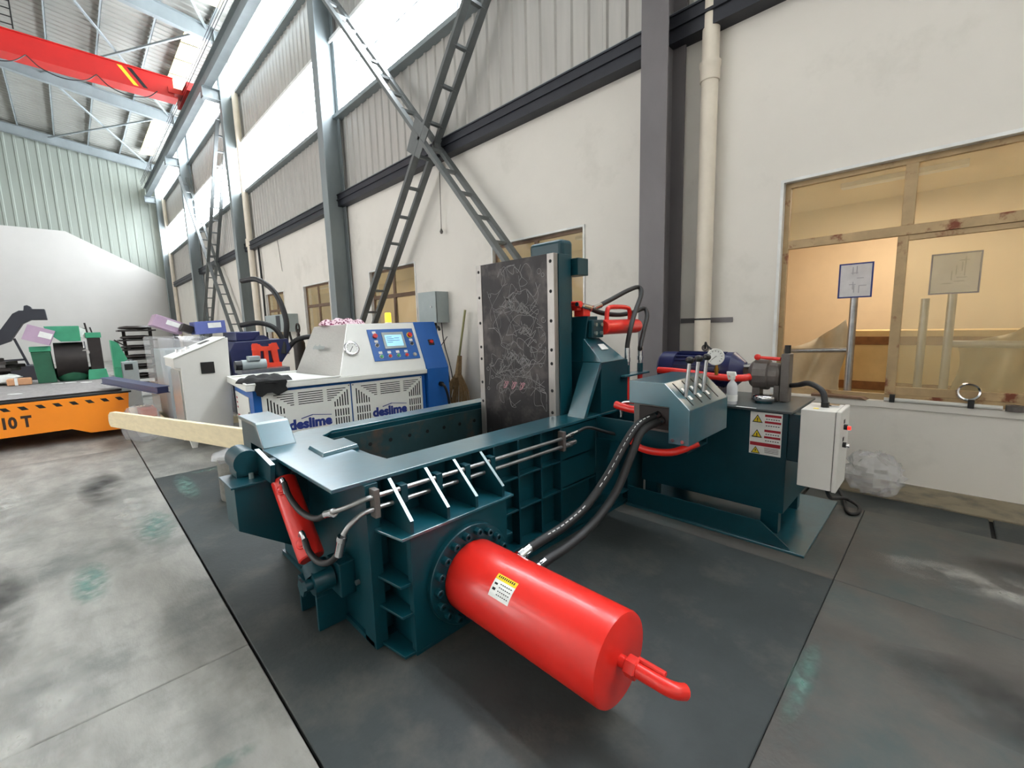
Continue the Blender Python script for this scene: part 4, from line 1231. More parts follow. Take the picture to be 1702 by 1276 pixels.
# hood with sloping front
hood = mk('hood', M_(hexv([(-1.32, 0.92, 0.985), (-0.03, 1.17, 0.985), (-0.03, 2.53, 0.985), (-1.32, 2.53, 0.985)], [(-1.32, 1.25, 1.70), (-0.40, 1.46, 1.725), (-0.40, 2.62, 1.725), (-1.32, 2.62, 1.70)])), CABW, tm, 0.008)
mk('hood_side_cover', M_(hexv([(-1.31, 0.918, 0.99), (-0.045, 1.163, 0.99), (-0.05, 1.18, 1.0), (-1.3, 0.94, 1.0)], [(-1.31, 1.243, 1.695), (-0.41, 1.448, 1.72), (-0.41, 1.48, 1.72), (-1.31, 1.28, 1.695)])), STAINL, tm)
ndir = Vector((-0.9, -0.2, 0)).normalized()
# control panel lies on the sloping hood front
hf0, hf1 = Vector((-0.03, 0, 0.985)), Vector((-0.40, 0, 1.725))
up_ = (hf1 - hf0).normalized()
nn = Vector((0, 1, 0)).cross(up_)


def hp(y, s, d=0.0):
    """point on the hood front: y along, s metres up the slope, d metres off it"""
    return hf0 + up_ * s + Vector((0, y, 0)) + nn * d


def hbox(y0, y1, s0, s1, d0, d1):
    b = [hp(y0, s0, d0), hp(y1, s0, d0), hp(y1, s1, d0), hp(y0, s1, d0)]
    t = [hp(y0, s0, d1), hp(y1, s0, d1), hp(y1, s1, d1), hp(y0, s1, d1)]
    return M_(hexv(b, t))


def hcyl(y, s, r, d0, d1, n=16):
    return M_(cyl(hp(y, s, d0), hp(y, s, d1), r, n=n))


cp = mk('control_panel', hbox(1.72, 2.48, 0.19, 0.72, 0.0, 0.012), CABB, tm, 0.003)
sf = mk('screen_frame', hbox(1.93, 2.29, 0.38, 0.66, 0.012, 0.026), GREYBOX, tm, 0.004)
mk('touch_screen', hbox(1.97, 2.25, 0.42, 0.61, 0.026, 0.028), SCREEN, tm)
mk('screen_text', join(*[hbox(1.99, 2.08 + 0.03 * (k % 3), 0.57 - 0.03 * k, 0.578 - 0.03 * k, 0.028, 0.0285) for k in range(4)] + [hbox(2.12, 2.2, 0.55 - 0.04 * k, 0.558 - 0.04 * k, 0.028, 0.0285) for k in range(2)]), LBLUE, tm)
for y, s, m_, big in ((1.82, 0.60, BTNRED, 1), (2.40, 0.60, BTNRED, 2), (1.82, 0.45, BLACK, 0), (2.40, 0.45, BLACK, 0), (1.84, 0.26, BTNGRN, 0), (1.98, 0.26, BTNRED, 0), (2.12, 0.26, BTNGRN, 0), (2.26, 0.26, BTNRED, 0), (2.40, 0.26, CHROME, 0)):
    b = mk('push_button', hcyl(y, s, 0.036 if big else 0.024, 0.012, 0.045 if big else 0.03), m_, tm, smooth=40)
    mk('button_ring', hcyl(y, s, 0.05 if big == 2 else (0.034 if not big else 0.04), 0.012, 0.018), YELLOW if big == 2 else STEEL, b)
    if big != 2 and m_ is not CHROME:
        mk('button_plate', hbox(y - 0.028, y + 0.028, s + 0.045, s + 0.085, 0.012, 0.016), PAPER, b)
g0 = mk('hood_gauge', M_(lathe(hp(1.42, 0.42, 0.0), nn, [(0, 0.10), (0.02, 0.115), (0.035, 0.11), (0.04, 0.10), (0.04, 0.088), (0.03, 0.088)], 32)), CHROME, tm, smooth=30)
mk('gauge_face', hcyl(1.42, 0.42, 0.088, 0.030, 0.031, 32), PAPER, g0)
tk = []
for k in range(10):
    t = math.radians(225 - 30 * k)
    a = hp(1.42 + 0.066 * math.cos(t), 0.42 + 0.066 * math.sin(t), 0.0318)
    b = hp(1.42 + 0.080 * math.cos(t), 0.42 + 0.080 * math.sin(t), 0.0318)
    tk.append(M_(bar(a, b, 0.006, 0.001, up=tuple(nn))))
tk.append(M_(bar(hp(1.38, 0.36, 0.0318), hp(1.44, 0.45, 0.0318), 0.008, 0.001, up=tuple(nn))))
mk('gauge_marks', join(*tk), LINK, g0)
# blue end cabinet
mk('end_cabinet', M_(prism([(-1.32, 0.02), (0.0, 0.02), (0.0, 0.985), (-0.39, 1.735), (-1.32, 1.735)], 'y', 2.535, 2.93)), CABB, tm, 0.006)
mk('end_switch', join(hbox(2.70, 2.80, 0.40, 0.50, 0.012, 0.03)), BLACK, tm, 0.003)
mk('switch_knob', hcyl(2.75, 0.455, 0.03, 0.03, 0.05), BTNRED, tm)
mk('side_valve', M_(join(cyl((0.0, 2.76, 0.72), (0.05, 2.76, 0.72), 0.04, n=12), tube([(0.05, 2.76, 0.72), (0.10, 2.78, 0.68), (0.11, 2.82, 0.55), (0.10, 2.86, 0.30), (0.08, 2.9, 0.02)], 0.022, 8))), BLACK, tm, smooth=50)
mk('side_lever', M_(bar((-0.35, 2.93, 1.22), (-0.20, 3.06, 1.48), 0.012, 0.012)), BLACK, tm)
ig = text_geo('deslime', 0.11, 0.0008, 0.003)
sc_e = Vector((1.265, 0.245, 0.0)).normalized()
sc_u = Vector((0.03, 0.325, 0.705)).normalized()
mk('side_lettering', M_(placed(ig, (-0.98, 1.10, 1.36), sc_e, sc_u)), GREYBOX, tm)
# cloths lying on it
def cloth(name, c, rx, ry, h, m_, label, seed, thick=0.0):
    r = random.Random(seed)
    n = 18
    v, f = [], []
    for i in range(n + 1):
        for j in range(n + 1):
            a, b = i / n * 2 - 1, j / n * 2 - 1
            q = max(0.0, 1 - (a * a + b * b) ** 1.0)
            v.append((c[0] + a * rx * (1 - 0.25 * abs(b)), c[1] + b * ry * (1 - 0.25 * abs(a)), c[2] + 0.004 + (h * q ** 0.4) * (0.35 + 0.5 * abs(math.sin(4.2 * a + 2.6 * b + seed) * math.cos(3.7 * b - 2.1 * a)) + r.uniform(0, 0.15))))
    for i in range(n):
        for j in range(n):
            k = i * (n + 1) + j
            f.append((k, k + n + 1, k + n + 2, k + 1))
    o = mk(name, (v, f), m_, None, smooth=80)
    sd = o.modifiers.new('solid', 'SOLIDIFY')
    sd.thickness = 0.006
    tag(o, label, 'cloth')
    return o


p_ = MT @ Vector((-1.05, 1.62, 1.715))
cloth('floral_cloth', tuple(p_), 0.22, 0.40, 0.13, FLORAL, 'bundled pink and purple floral cloth on top of the machine hood', 3)
p_ = MT @ Vector((-0.35, 0.28, 1.0))
bc = cloth('black_rag', tuple(p_), 0.40, 0.34, 0.10, RAG, 'crumpled black cloth hanging over the white tray edge', 5)
rag_v = []
for i in range(7):
    for j in range(6):
        t = j / 5
        rag_v.append(tuple(MT @ Vector((0.022 + 0.010 * math.sin(i * 2.1 + j * 0.6), 0.10 + 0.06 * i + 0.01 * math.sin(j * 1.7), 1.03 - t * (0.17 + 0.03 * math.sin(i * 1.9))))))
mk('hanging_flap', (rag_v, [(i * 6 + j, (i + 1) * 6 + j, (i + 1) * 6 + j + 1, i * 6 + j + 1) for i in range(6) for j in range(5)]), RAG, bc, smooth=80)

# ================================================================ GREY CONSOLE
co = empty('console_cabinet', (-8.0, 1.3, 0), 'light grey metal console with sloping top and small black fan grille', 'cabinet')
mk('body', prism([(1.03, 0.12), (1.585, 0.12), (1.64, 1.575), (1.60, 1.575), (0.963, 1.305), (0.96, 1.18), (1.03, 1.17)], 'x', -8.45, -7.62), CABG, co, 0.006)
mk('front_door', box(-8.40, -7.68, 1.01, 1.03, 0.22, 1.13), STAINL, co, 0.003)
mk('top_lid', hexv([(-8.47, 0.95, 1.302), (-7.60, 0.95, 1.302), (-7.60, 1.60, 1.578), (-8.47, 1.60, 1.578)], [(-8.47, 0.955, 1.318), (-7.60, 0.955, 1.318), (-7.60, 1.605, 1.592), (-8.47, 1.605, 1.592)]), CABW, co, 0.003)
for y in (1.06, 1.50):
    for x in (-8.38, -7.70):
        mk('leg', hexv([(x - 0.03, y, 0), (x + 0.03, y, 0), (x + 0.03, y + 0.06, 0), (x - 0.03, y + 0.06, 0)], [(x - 0.05, y - 0.02, 0.12), (x + 0.05, y - 0.02, 0.12), (x + 0.05, y + 0.08, 0.12), (x - 0.05, y + 0.08, 0.12)]), CABW, co)
fg = mk('fan_grille', box(-7.62, -7.605, 1.265, 1.43, 1.07, 1.235), BLACK, co, 0.003)
mk('grille_ring', join(*[lathe((-7.605, 1.3475, 1.1525), (1, 0, 0), [(0, q), (0, q + 0.006), (0.004, q + 0.006), (0.004, q)], 20, True) for q in (0.02, 0.04, 0.06)]), OILY, fg)
mk('panel_screws', join(cyl((-8.2, 1.1, 1.365), (-8.2, 1.1, 1.42), 0.03, n=10), cyl((-8.05, 1.2, 1.405), (-8.05, 1.2, 1.46), 0.03, n=10), cyl((-7.9, 1.12, 1.375), (-7.9, 1.12, 1.42), 0.03, n=10)), CHROME, co)
mk('display_window', hexv([(-8.2, 1.35, 1.484), (-7.95, 1.35, 1.484), (-7.95, 1.47, 1.535), (-8.2, 1.47, 1.535)], [(-8.2, 1.35, 1.49), (-7.95, 1.35, 1.49), (-7.95, 1.47, 1.541), (-8.2, 1.47, 1.541)]), OILY, co)

# ================================================================ ORANGE FLAT CART
ct = empty('flatbed_cart', (-11.5, -1.0, 0), 'orange ten-ton flat transfer cart with black and yellow edge stripes', 'cart')
XC = -9.60
mk('chassis', prism([(-2.9, 0.695), (0.565, 0.71), (0.50, 0.12), (0.05, 0.125), (-0.16, 0.225), (-2.9, 0.20)], 'x', -14.0, XC), ORANGE, ct, 0.006)
for y in (0.25, -2.4):
    for x in (-10.4, -13.2):
        mk('wheel', cyl((x, y - 0.06, 0.15), (x, y + 0.06, 0.15), 0.15, n=20), OILY, ct, smooth=40)
for k in range(16):
    y = 0.47 - 0.178 * k
    mk('hazard_stripe', prism([(y - 0.085, 0.655), (y - 0.015, 0.655), (y + 0.03, 0.60), (y - 0.04, 0.60)], 'x', XC, XC + 0.002), BLACK, ct)
t = text_geo('10 T', 0.225, 0.001, 0.010)
t = ([(a * 0.74, b, c) for a, b, c in t[0]], t[1])
mk('load_lettering', placed(t, (XC + 0.001, -0.875, 0.352), (0, 1, 0), (0, 0, 1)), mat('dark_brown_print', (50, 30, 20), 0.6), ct)
mk('red_lamp', cyl((XC, 0.36, 0.30), (XC + 0.02, 0.36, 0.30), 0.09, n=20), BTNRED, ct)
mk('black_bed', box(-13.9, XC - 0.02, -2.85, 0.60, 0.71, 0.735), BLACK, ct)
mb = mk('grey_mat', hexv([(-13.8, -2.85, 0.737), (XC - 0.03, -2.85, 0.737), (XC - 0.3, 0.50, 0.737), (-13.8, 0.55, 0.737)], [(-13.8, -2.85, 0.755), (XC + 0.01, -2.85, 0.755), (XC - 0.28, 0.50, 0.76), (-13.8, 0.55, 0.76)]), MAT_, None)
tag(mb, 'grey mat boards laid over the orange cart bed', 'mat')

# things on and behind the cart
XG = -12.6
gm = empty('green_machine', (XG, -0.05, 0.761), 'green floor machine with dark oily drum standing on the cart mat', 'machine')
mk('left_housing', hexv([(XG - 0.3, -0.56, 0.7615), (XG, -0.56, 0.7615), (XG, -0.30, 0.7615), (XG - 0.3, -0.30, 0.7615)], [(XG - 0.3, -0.60, 1.38), (XG, -0.60, 1.38), (XG, -0.33, 1.38), (XG - 0.3, -0.33, 1.38)]), GREEND, gm, 0.01)
mk('left_cap', box(XG - 0.32, XG + 0.02, -0.61, -0.32, 1.38, 1.48), GREENM, gm, 0.01)
mk('hood', prism([(-0.37, 1.87), (0.13, 1.87), (0.13, 1.56), (-0.16, 1.56), (-0.31, 1.72)], 'x', XG - 0.5, XG), GREENM, gm, 0.01)
mk('drum', join(cyl((XG - 0.25, -0.28, 1.18), (XG - 0.25, 0.18, 1.18), 0.36, n=24)), OILY, gm, smooth=40)
mk('belly', lathe((XG - 0.25, -0.05, 0.7615), (0, 0, 1), [(0, 0.22), (0.05, 0.26), (0.25, 0.27), (0.3, 0.2)], 20), GREEND, gm, smooth=40)
mk('right_column', box(XG - 0.3, XG, 0.22, 0.42, 0.95, 1.62), OILY, gm, 0.008)
mk('right_cap', box(XG - 0.32, XG + 0.01, 0.20, 0.44, 1.62, 1.73), GREENM, gm, 0.01)
mk('right_base', hexv([(XG - 0.3, 0.15, 0.7615), (XG + 0.05, 0.15, 0.7615), (XG + 0.05, 0.47, 0.7615), (XG - 0.3, 0.47, 0.7615)], [(XG - 0.3, 0.17, 0.97), (XG + 0.03, 0.17, 0.97), (XG + 0.03, 0.44, 0.97), (XG - 0.3, 0.44, 0.97)]), GREENM, gm, 0.01)
mk('chrome_spindle', join(cyl((XG, 0.17, 1.33), (XG + 0.06, 0.17, 1.33), 0.06, n=14), cyl((XG, 0.16, 1.05), (XG, 0.16, 1.55), 0.02, n=8)), CHROME, gm, smooth=40)
mk('top_handle', join(bar((XG - 0.1, 0.24, 1.73), (XG - 0.1, 0.22, 1.93), 0.03, 0.03, up=(0, 1, 0)), bar((XG - 0.1, 0.31, 1.73), (XG - 0.1, 0.29, 1.84), 0.025, 0.025, up=(0, 1, 0)), bar((XG - 0.1, 0.1, 1.84), (XG - 0.1, 0.24, 1.80), 0.02, 0.02)), OILY, gm)
mk('white_cover', hexv([(XG - 0.4, 0.10, 1.66), (XG - 0.05, 0.10, 1.66), (XG - 0.05, 0.22, 1.60), (XG - 0.4, 0.22, 1.60)], [(XG - 0.4, 0.10, 1.86), (XG - 0.05, 0.10, 1.86), (XG - 0.05, 0.22, 1.80), (XG - 0.4, 0.22, 1.80)]), PAPER, gm)
# tilted carton leaning on the green machine
cbx = mk('carton', xf(box(-0.22, 0.22, -0.19, 0.19, 0.0, 0.30), Matrix.Translation((XG - 0.05, -0.50, 1.565)) @ Matrix.Rotation(math.radians(-22), 4, 'X')), PURPLEBOX, None, 0.004)
tag(cbx, 'mauve carton tilted on top of the green machine housing', 'box')
mk('carton_label', xf(box(0.221, 0.224, -0.02, 0.16, 0.16, 0.27), Matrix.Translation((XG - 0.05, -0.50, 1.52)) @ Matrix.Rotation(math.radians(-22), 4, 'X')), PAPER, cbx)
# brown packet and papers on the mat
bx = empty('brown_parcel', (-12.6, -0.80, 0.756), 'small brown cardboard parcel with pale strap on the cart mat', 'box')
mk('parcel', xf(box(-0.10, 0.10, -0.16, 0.16, 0, 0.13), Matrix.Translation((-12.6, -0.80, 0.763))), CARD, bx, 0.02)
mk('strap', xf(box(-0.104, 0.104, -0.06, -0.02, -0.0, 0.134), Matrix.Translation((-12.6, -0.80, 0.7632))), PAPER, bx)
for k, (x, y, lab) in enumerate(((-12.2, -0.12, 'small white paper scrap on the mat, nearest the green machine'), (-11.9, 0.10, 'larger white paper scrap on the mat in front of the green machine'), (-10.6, -0.75, 'white paper scrap near the left picture edge on the mat'), (-12.2, -0.30, 'tiny white paper scrap left of the other two on the mat'))):
    o = mk('paper_scrap', prism(ragged(x - 0.05, y - 0.08, x + 0.05, y + 0.09, 0.05, 40 + k, 5), 'z', 0.762, 0.766), PAPER, None)
    tag(o, lab, 'paper', 'paper scraps on the cart')
sc_ = empty('scrap_heap', (-13.2, -1.05, 0.756), 'heap of dark metal parts with white wrapping at the left picture edge', 'scrap')
mk('pieces', join(*[xf(box(-0.18, 0.18, -0.14, 0.14, 0, 0.06), Matrix.Translation((-13.2 + 0.1 * math.sin(k * 2.2), -1.05 + 0.14 * math.cos(k * 1.3), 0.7615 + 0.065 * k)) @ Matrix.Rotation(k * 0.7, 4, 'Z')) for k in range(8)]), OILY, sc_)
mk('wrapping', blob((-13.0, -1.05, 0.86), 0.25, 0.28, 0.10, 14, 8, 0.2, 0.7615, 5), PAPER, sc_, smooth=60)
# dark conveyor
XV = -17.0
cv = empty('chip_conveyor', (XV, -1.6, 0), 'dark grey chip conveyor with raised bent neck against the white end wall', 'conveyor')
mk('neck', prism([(-2.6, 1.3), (-1.35, 1.72), (-1.0, 2.28), (-0.88, 2.36), (-0.80, 2.36), (-0.78, 2.48), (-0.72, 2.50), (-0.66, 2.46), (-0.65, 2.40), (-0.42, 2.40), (-0.40, 2.12), (-0.70, 2.12), (-0.86, 2.02), (-1.12, 1.58), (-2.6, 0.9)], 'x', XV - 0.5, XV), DKSTEEL, cv, 0.01)
mk('stay', join(bar((XV - 0.1, -1.05, 1.65), (XV - 0.1, -0.88, 0.95), 0.05, 0.05, up=(1, 0, 0)), bar((XV - 0.1, -1.6, 1.08), (XV - 0.1, -0.92, 1.10), 0.05, 0.05)), DKSTEEL, cv)
mk('chip_bin', box(XV - 0.5, XV + 0.4, -2.0, -0.45, 0.02, 0.95), DKSTEEL, cv, 0.01)
# workshop shelf racks of dark parts
rk = empty('parts_rack', (-15.5, 1.3, 0), 'dark steel rack stacked with oily parts beside the white end wall', 'rack')
mk('upright', box(-15.6, -15.5, 0.95, 1.02, 0, 1.78), OILY, rk)
mk('upright', box(-15.6, -15.5, 1.5, 1.57, 0, 1.85), OILY, rk)
for k in range(7):
    sh = mk('shelf', box(-15.8, -15.1, 0.85, 1.62, 0.25 + 0.25 * k, 0.29 + 0.25 * k), OILY, rk)
    mk('parts_row', xf(blob((0, 0, 0), 0.3, 0.36 - 0.02 * (k % 2), 0.055, 12, 6, 0.1), Matrix.Translation((-15.4, 1.22, 0.345 + 0.25 * k))), OILY, sh, smooth=60)
ip = empty('instrument_pedestal', (-12.8, 0.82, 0), 'small pale instrument box with dark screen behind the blue bar', 'instrument')
mk('case', box(-12.9, -12.7, 0.70, 0.97, 0.0, 1.08), GREYBOX, ip, 0.01)
mk('screen', box(-12.70, -12.695, 0.74, 0.88, 0.90, 1.03), BLACK, ip)
gs = empty('tail_stock', (-14.2, 0.85, 0), 'pale green machine tailstock standing right of the dark drum', 'machine')
mk('base', box(-14.4, -14.0, 0.63, 0.95, 0.0, 0.9), GREENM, gs, 0.01)
mk('head', hexv([(-14.4, 0.63, 0.9), (-14.0, 0.63, 0.9), (-14.0, 0.95, 0.9), (-14.4, 0.95, 0.9)], [(-14.4, 0.63, 1.55), (-14.0, 0.63, 1.55), (-14.0, 0.76, 1.50), (-14.4, 0.76, 1.50)]), GREENM, gs, 0.01)
mk('wheel', lathe((-14.0, 0.92, 0.98), (1, 0, 0), [(0, 0.07), (0, 0.1), (0.03, 0.1), (0.03, 0.07)], 16, True), CHROME, gs)
mk('crank', bar((-14.0, 0.7, 1.55), (-14.0, 0.98, 1.32), 0.03, 0.03), OILY, gs)

# navy steel bar leaning on the console
nb = mk('steel_channel_bar', join(bar((-10.2, 0.35, 0.852), (-8.6, 0.91, 0.75), 0.19, 0.012), bar((-10.2, 0.35, 0.945), (-8.6, 0.91, 0.843), 0.19, 0.012), bar((-10.2, 0.35, 0.898), (-8.6, 0.91, 0.796), 0.15, 0.088)), NAVY, None, 0.004)
tag(nb, 'long dark navy steel channel reaching from the cart to the console', 'steel bar')

# film wrapped bundle behind the console, with boxes on it
fw = empty('wrapped_pallet', (-10.4, 1.5, 0), 'pallet load wrapped in clear plastic film left behind the grey console', 'pallet load')
mk('film', hexv([(-11.2, 1.0, 0.12), (-9.2, 1.02, 0.12), (-9.2, 2.0, 0.12), (-11.2, 2.0, 0.12)], [(-11.2, 0.98, 1.62), (-9.4, 1.02, 1.60), (-9.4, 2.0, 1.45), (-11.2, 2.0, 1.60)]), FILM, fw, 0.03)
mk('load', box(-11.0, -9.5, 1.10, 1.95, 0.14, 1.38), GREYBOX, fw, 0.01)
mk('pallet', box(-11.2, -9.2, 1.0, 2.05, 0.0, 0.12), WOOD, fw)
for nm, c, sz, rx, m_, lab, cat, lm in (('mauve_carton', (-10.9, 1.30, 1.735), (0.3, 0.24, 0.22), -24, PURPLEBOX, 'mauve carton with white label tilted on the wrapped pallet load', 'box', PAPER),
                                         ('blue_carton', (-10.4, 1.93, 1.64), (0.3, 0.24, 0.24), 3, mat('blue_print_carton', (92, 104, 168), 0.6), 'blue carton with printed end on the wrapped pallet load', 'box', PAPER),
                                         ('dark_part', (-10.43, 1.55, 1.68), (0.15, 0.09, 0.14), -25, OILY, 'small oily black part between the two cartons', 'part', None)):
    mm = Matrix.Translation(c) @ Matrix.Rotation(math.radians(rx), 4, 'X')
    o = mk(nm, xf(box(-sz[0], sz[0], -sz[1], sz[1], 0, sz[2]), mm), m_, None, 0.005)
    tag(o, lab, cat)
    if lm:
        mk('box_label', xf(box(sz[0], sz[0] + 0.003, -0.05, sz[1] * 0.7, sz[2] * 0.45, sz[2] * 0.85), mm), lm, o)
fb = mk('film_bundle', blob((-8.85, 0.62, 0.28), 0.30, 0.26, 0.30, 16, 10, 0.12, 0.0, 9), FILM, None, smooth=60)
tag(fb, 'crumpled ball of clear plastic film on the floor left of the console', 'plastic film')
pb = empty('stacked_planks', (-10.1, 0.74, 0), 'stack of pale boards with orange wrapped piece right of the orange cart', 'boards')
for k in range(4):
    mk('plank', box(-11.2, -9.2, 0.60, 0.95, 0.002 + 0.07 * k, 0.06 + 0.07 * k), WOOD if k % 2 else PAPER, pb, 0.004)
ob = mk('orange_packet', box(-9.9, -9.4, 0.66, 0.88, 0.285, 0.42), mat('orange_red_packet', (210, 96, 50), 0.5), None, 0.015)
tag(ob, 'orange-red packet lying on the stacked boards', 'packet')

# pine board sticking out to the left from the press
A, B = Vector((-3.585, 0.885, 0.845)), Vector((-6.5, 0.20, 0.745))
d = (B - A).normalized()
s = Vector((d.y, -d.x, 0)).normalized()
u = s.cross(d)
if u.z < 0:
    u = -u
hw, th = 0.085, 0.02
out = []
Ln = (B - A).length
for a, b in ((0, -hw), (Ln - 0.04, -hw), (Ln - 0.01, -hw * 0.7), (Ln, -hw * 0.2), (Ln - 0.02, hw * 0.55), (Ln - 0.08, hw * 0.92), (Ln - 0.14, hw), (0, hw)):
    out.append((a, b))
v = [tuple(A + d * a + u * b + s * th) for a, b in out] + [tuple(A + d * a + u * b - s * th) for a, b in out]
n = len(out)
pbd = mk('pine_board', (v, [tuple(range(n)), tuple(range(n, 2 * n))[::-1]] + [(i, (i + 1) % n, n + (i + 1) % n, n + i) for i in range(n)]), WOOD, None, 0.004)
tag(pbd, 'long pale pine board with rounded end jutting left from the press', 'board')
# bag topped drum under the board
dr = empty('small_drum', (-5.0, 1.02, 0), 'small grey drum with plastic bag on the floor under the pine board', 'drum')
mk('drum', lathe((-5.0, 1.02, 0), (0, 0, 1), [(0, 0.15), (0.02, 0.155), (0.40, 0.155), (0.42, 0.15)], 24), mat('drum_speckled_grey', (120, 118, 112), 0.6, 0, 0.3, 14), dr, smooth=40)
mk('bag', blob((-5.0, 1.02, 0.43), 0.19, 0.19, 0.075, 14, 8, 0.18, 0.40, 2), FILM, dr, smooth=60)

# ================================================================ NAVY MACHINE BEHIND
nv = empty('navy_machine', (-9.6, 2.6, 0), 'dark navy press machine with black hoses behind the blue and white machine', 'machine')
mk('body', prism([(2.13, 1.47), (3.05, 1.50), (3.10, 1.30), (2.85, 0.95), (2.85, 0.0), (2.10, 0.0), (2.05, 1.05), (2.03, 1.30)], 'x', -11.0, -9.4), NAVY, nv, 0.01)
mk('top_block', box(-10.6, -9.6, 2.20, 2.62, 1.48, 1.66), NAVYM, nv, 0.02)
mk('dome', cyl((-10.2, 2.62, 1.44), (-9.5, 2.62, 1.44), 0.14, n=20), NAVY, nv, smooth=40)
mk('hose', tube([(-11.0, 2.75, 2.75), (-10.6, 2.95, 2.75), (-10.2, 3.15, 2.45), (-10.0, 3.25, 1.9), (-10.0, 3.2, 1.4)], 0.055, 10), RUBBER, nv, smooth=60)
mk('hose', tube([(-9.8, 2.35, 1.78), (-9.6, 2.6, 1.82), (-9.5, 2.85, 1.72), (-9.45, 2.98, 1.45), (-9.4, 2.95, 1.2)], 0.05, 10), RUBBER, nv, smooth=60)
mk('hose', tube([(-9.5, 3.0, 1.2), (-9.4, 3.2, 1.45), (-9.3, 3.5, 1.52), (-9.2, 3.7, 1.45)], 0.05, 10), RUBBER, nv, smooth=60)
RBM = Matrix.Translation((0.12, -0.04, 0.022))
rb = empty('red_bracket', (-8.83, 2.45, 1.0), 'bright red slotted steel bracket standing on the navy machine', 'bracket')
mk('plate', xf(join(prism([(2.30, 1.0), (2.41, 1.0), (2.43, 1.40), (2.30, 1.40)], 'x', -9.0, -8.94), prism([(2.48, 1.0), (2.55, 1.0), (2.55, 1.35), (2.48, 1.36)], 'x', -9.0, -8.94), prism([(2.64, 1.0), (2.73, 1.0), (2.70, 1.40), (2.58, 1.40)], 'x', -9.0, -8.94),
                 prism([(2.28, 1.30), (2.40, 1.28), (2.65, 1.28), (2.74, 1.30), (2.70, 1.42), (2.62, 1.42), (2.56, 1.36), (2.46, 1.36), (2.38, 1.42), (2.30, 1.42)], 'x', -8.94, -8.93), prism([(2.28, 0.98), (2.76, 0.98), (2.76, 1.06), (2.28, 1.06)], 'x', -8.94, -8.93)), RBM), mat('bright_red_orange_paint', (238, 70, 42), 0.4), rb)
mk('slot_backing', xf(box(-9.03, -9.0, 2.32, 2.72, 1.0, 1.38), RBM), NAVY, rb)
em = empty('electric_motor', (-8.6, 2.25, 1.0), 'small grey electric motor left of the red bracket', 'motor')
mk('stator', cyl((-8.65, 2.02, 1.08), (-8.65, 2.40, 1.08), 0.09, n=20), GREYBOX, em, smooth=40)
mk('end_bell', cyl((-8.65, 1.92, 1.08), (-8.65, 2.02, 1.08), 0.08, n=20), BLACK, em, smooth=40)
mk('terminal_box', box(-8.72, -8.55, 2.12, 2.30, 1.15, 1.23), GREYBOX, em, 0.01)
mk('motor_base', box(-8.96, -8.5, 1.98, 2.75, 0.93, 1.0), STEEL, em)
mk('motor_stand', box(-8.9, -8.55, 2.0, 2.7, 0.0, 0.93), DKSTEEL, em)

# ================================================================ THINGS ON THE WALL
eb = empty('electric_box', (-7.62, 5.45, 1.72), 'grey electric box with open door slit on the wall above the broom', 'electric box')
mk('case', box(-7.98, -7.42, 5.30, 5.597, 1.73, 2.36), GREYBOX, eb, 0.006)
mk('door', xf(box(-0.01, 0.57, -0.02, 0.0, 1.73, 2.36), Matrix.Translation((-7.99, 5.26, 0)) @ Matrix.Rotation(math.radians(3), 4, 'Z')), GREYBOX, eb, 0.004)
mk('door_gap', box(-7.975, -7.425, 5.275, 5.30, 1.74, 2.35), DARK, eb)
mk('lock', cyl((-7.55, 5.265, 2.05), (-7.55, 5.235, 2.05), 0.02, n=10), CHROME, eb)
for k, (x0, x1) in enumerate(((-7.72, -7.55), (-7.70, -7.42), (-7.50, -7.30))):
    mk('cable', tube([(x0, 5.45, 1.73), (x0 + 0.03, 5.47, 1.3), (x1, 5.5, 0.7), (x1 + 0.04, 5.52, 0.05)], 0.018 - 0.004 * k, 8), RUBBER, eb, smooth=60)
mk('cable_stub', tube([(-7.65, 5.40, 1.73), (-7.6, 5.38, 1.66), (-7.5, 5.37, 1.63), (-7.46, 5.36, 1.58)], 0.03, 8), RUBBER, eb, smooth=60)
br = empty('broom', (-6.95, 5.4, 0), 'straw broom leaning upright against the white wall', 'broom')
mk('handle', cyl((-6.97, 5.44, 0.95), (-6.77, 5.5, 1.96), 0.022, n=10), mat('greenish_bamboo', (150, 146, 100), 0.6), br, smooth=40)
mk('binding', cyl((-7.0, 5.43, 0.62), (-6.94, 5.45, 1.06), 0.075, 0.045, n=14), STRAW, br, smooth=40)
r = random.Random(4)
bs_ = []
for k in range(150):
    a = r.uniform(-1, 1)
    b = r.uniform(-1, 1)
    top = (-6.99 + 0.06 * a, 5.43 + 0.05 * b, 0.66 + r.uniform(-0.05, 0.05))
    bot = (-7.05 + 0.42 * a + r.uniform(-0.06, 0.06), 5.36 + 0.10 * b, r.uniform(0.01, 0.10))
    mid = ((top[0] * 0.45 + bot[0] * 0.55) + 0.05 * a, (top[1] + bot[1]) / 2, (top[2] + bot[2]) / 2 + 0.02)
    bs_.append(tube([top, mid, bot], 0.006, 4, 3))
tag(mk('bristles', join(*bs_), STRAW, br), kind='stuff')
bl = empty('warning_beacon', (-9.0, 5.45, 1.6), 'glowing amber warning lamp in front of the brown window', 'lamp')
bl.location = MT @ Vector((-1.25, 2.50, 1.70))
bl_l = Vector(bl.location)
WLOC[bl.name] = bl_l
mk('lamp_base', cyl(bl_l, bl_l + Vector((0, 0, 0.05)), 0.06, n=16), CABW, bl, smooth=40)
mk('lamp_dome', lathe(tuple(bl_l + Vector((0, 0, 0.05))), (0, 0, 1), [(0, 0.055), (0.15, 0.055), (0.17, 0.045)], 18), LAMPY, bl, smooth=40)
e2 = empty('switch_cabinet', (-16.8, 5.4, 1.6), 'grey double switch cabinet fixed below the far windows', 'electric box')
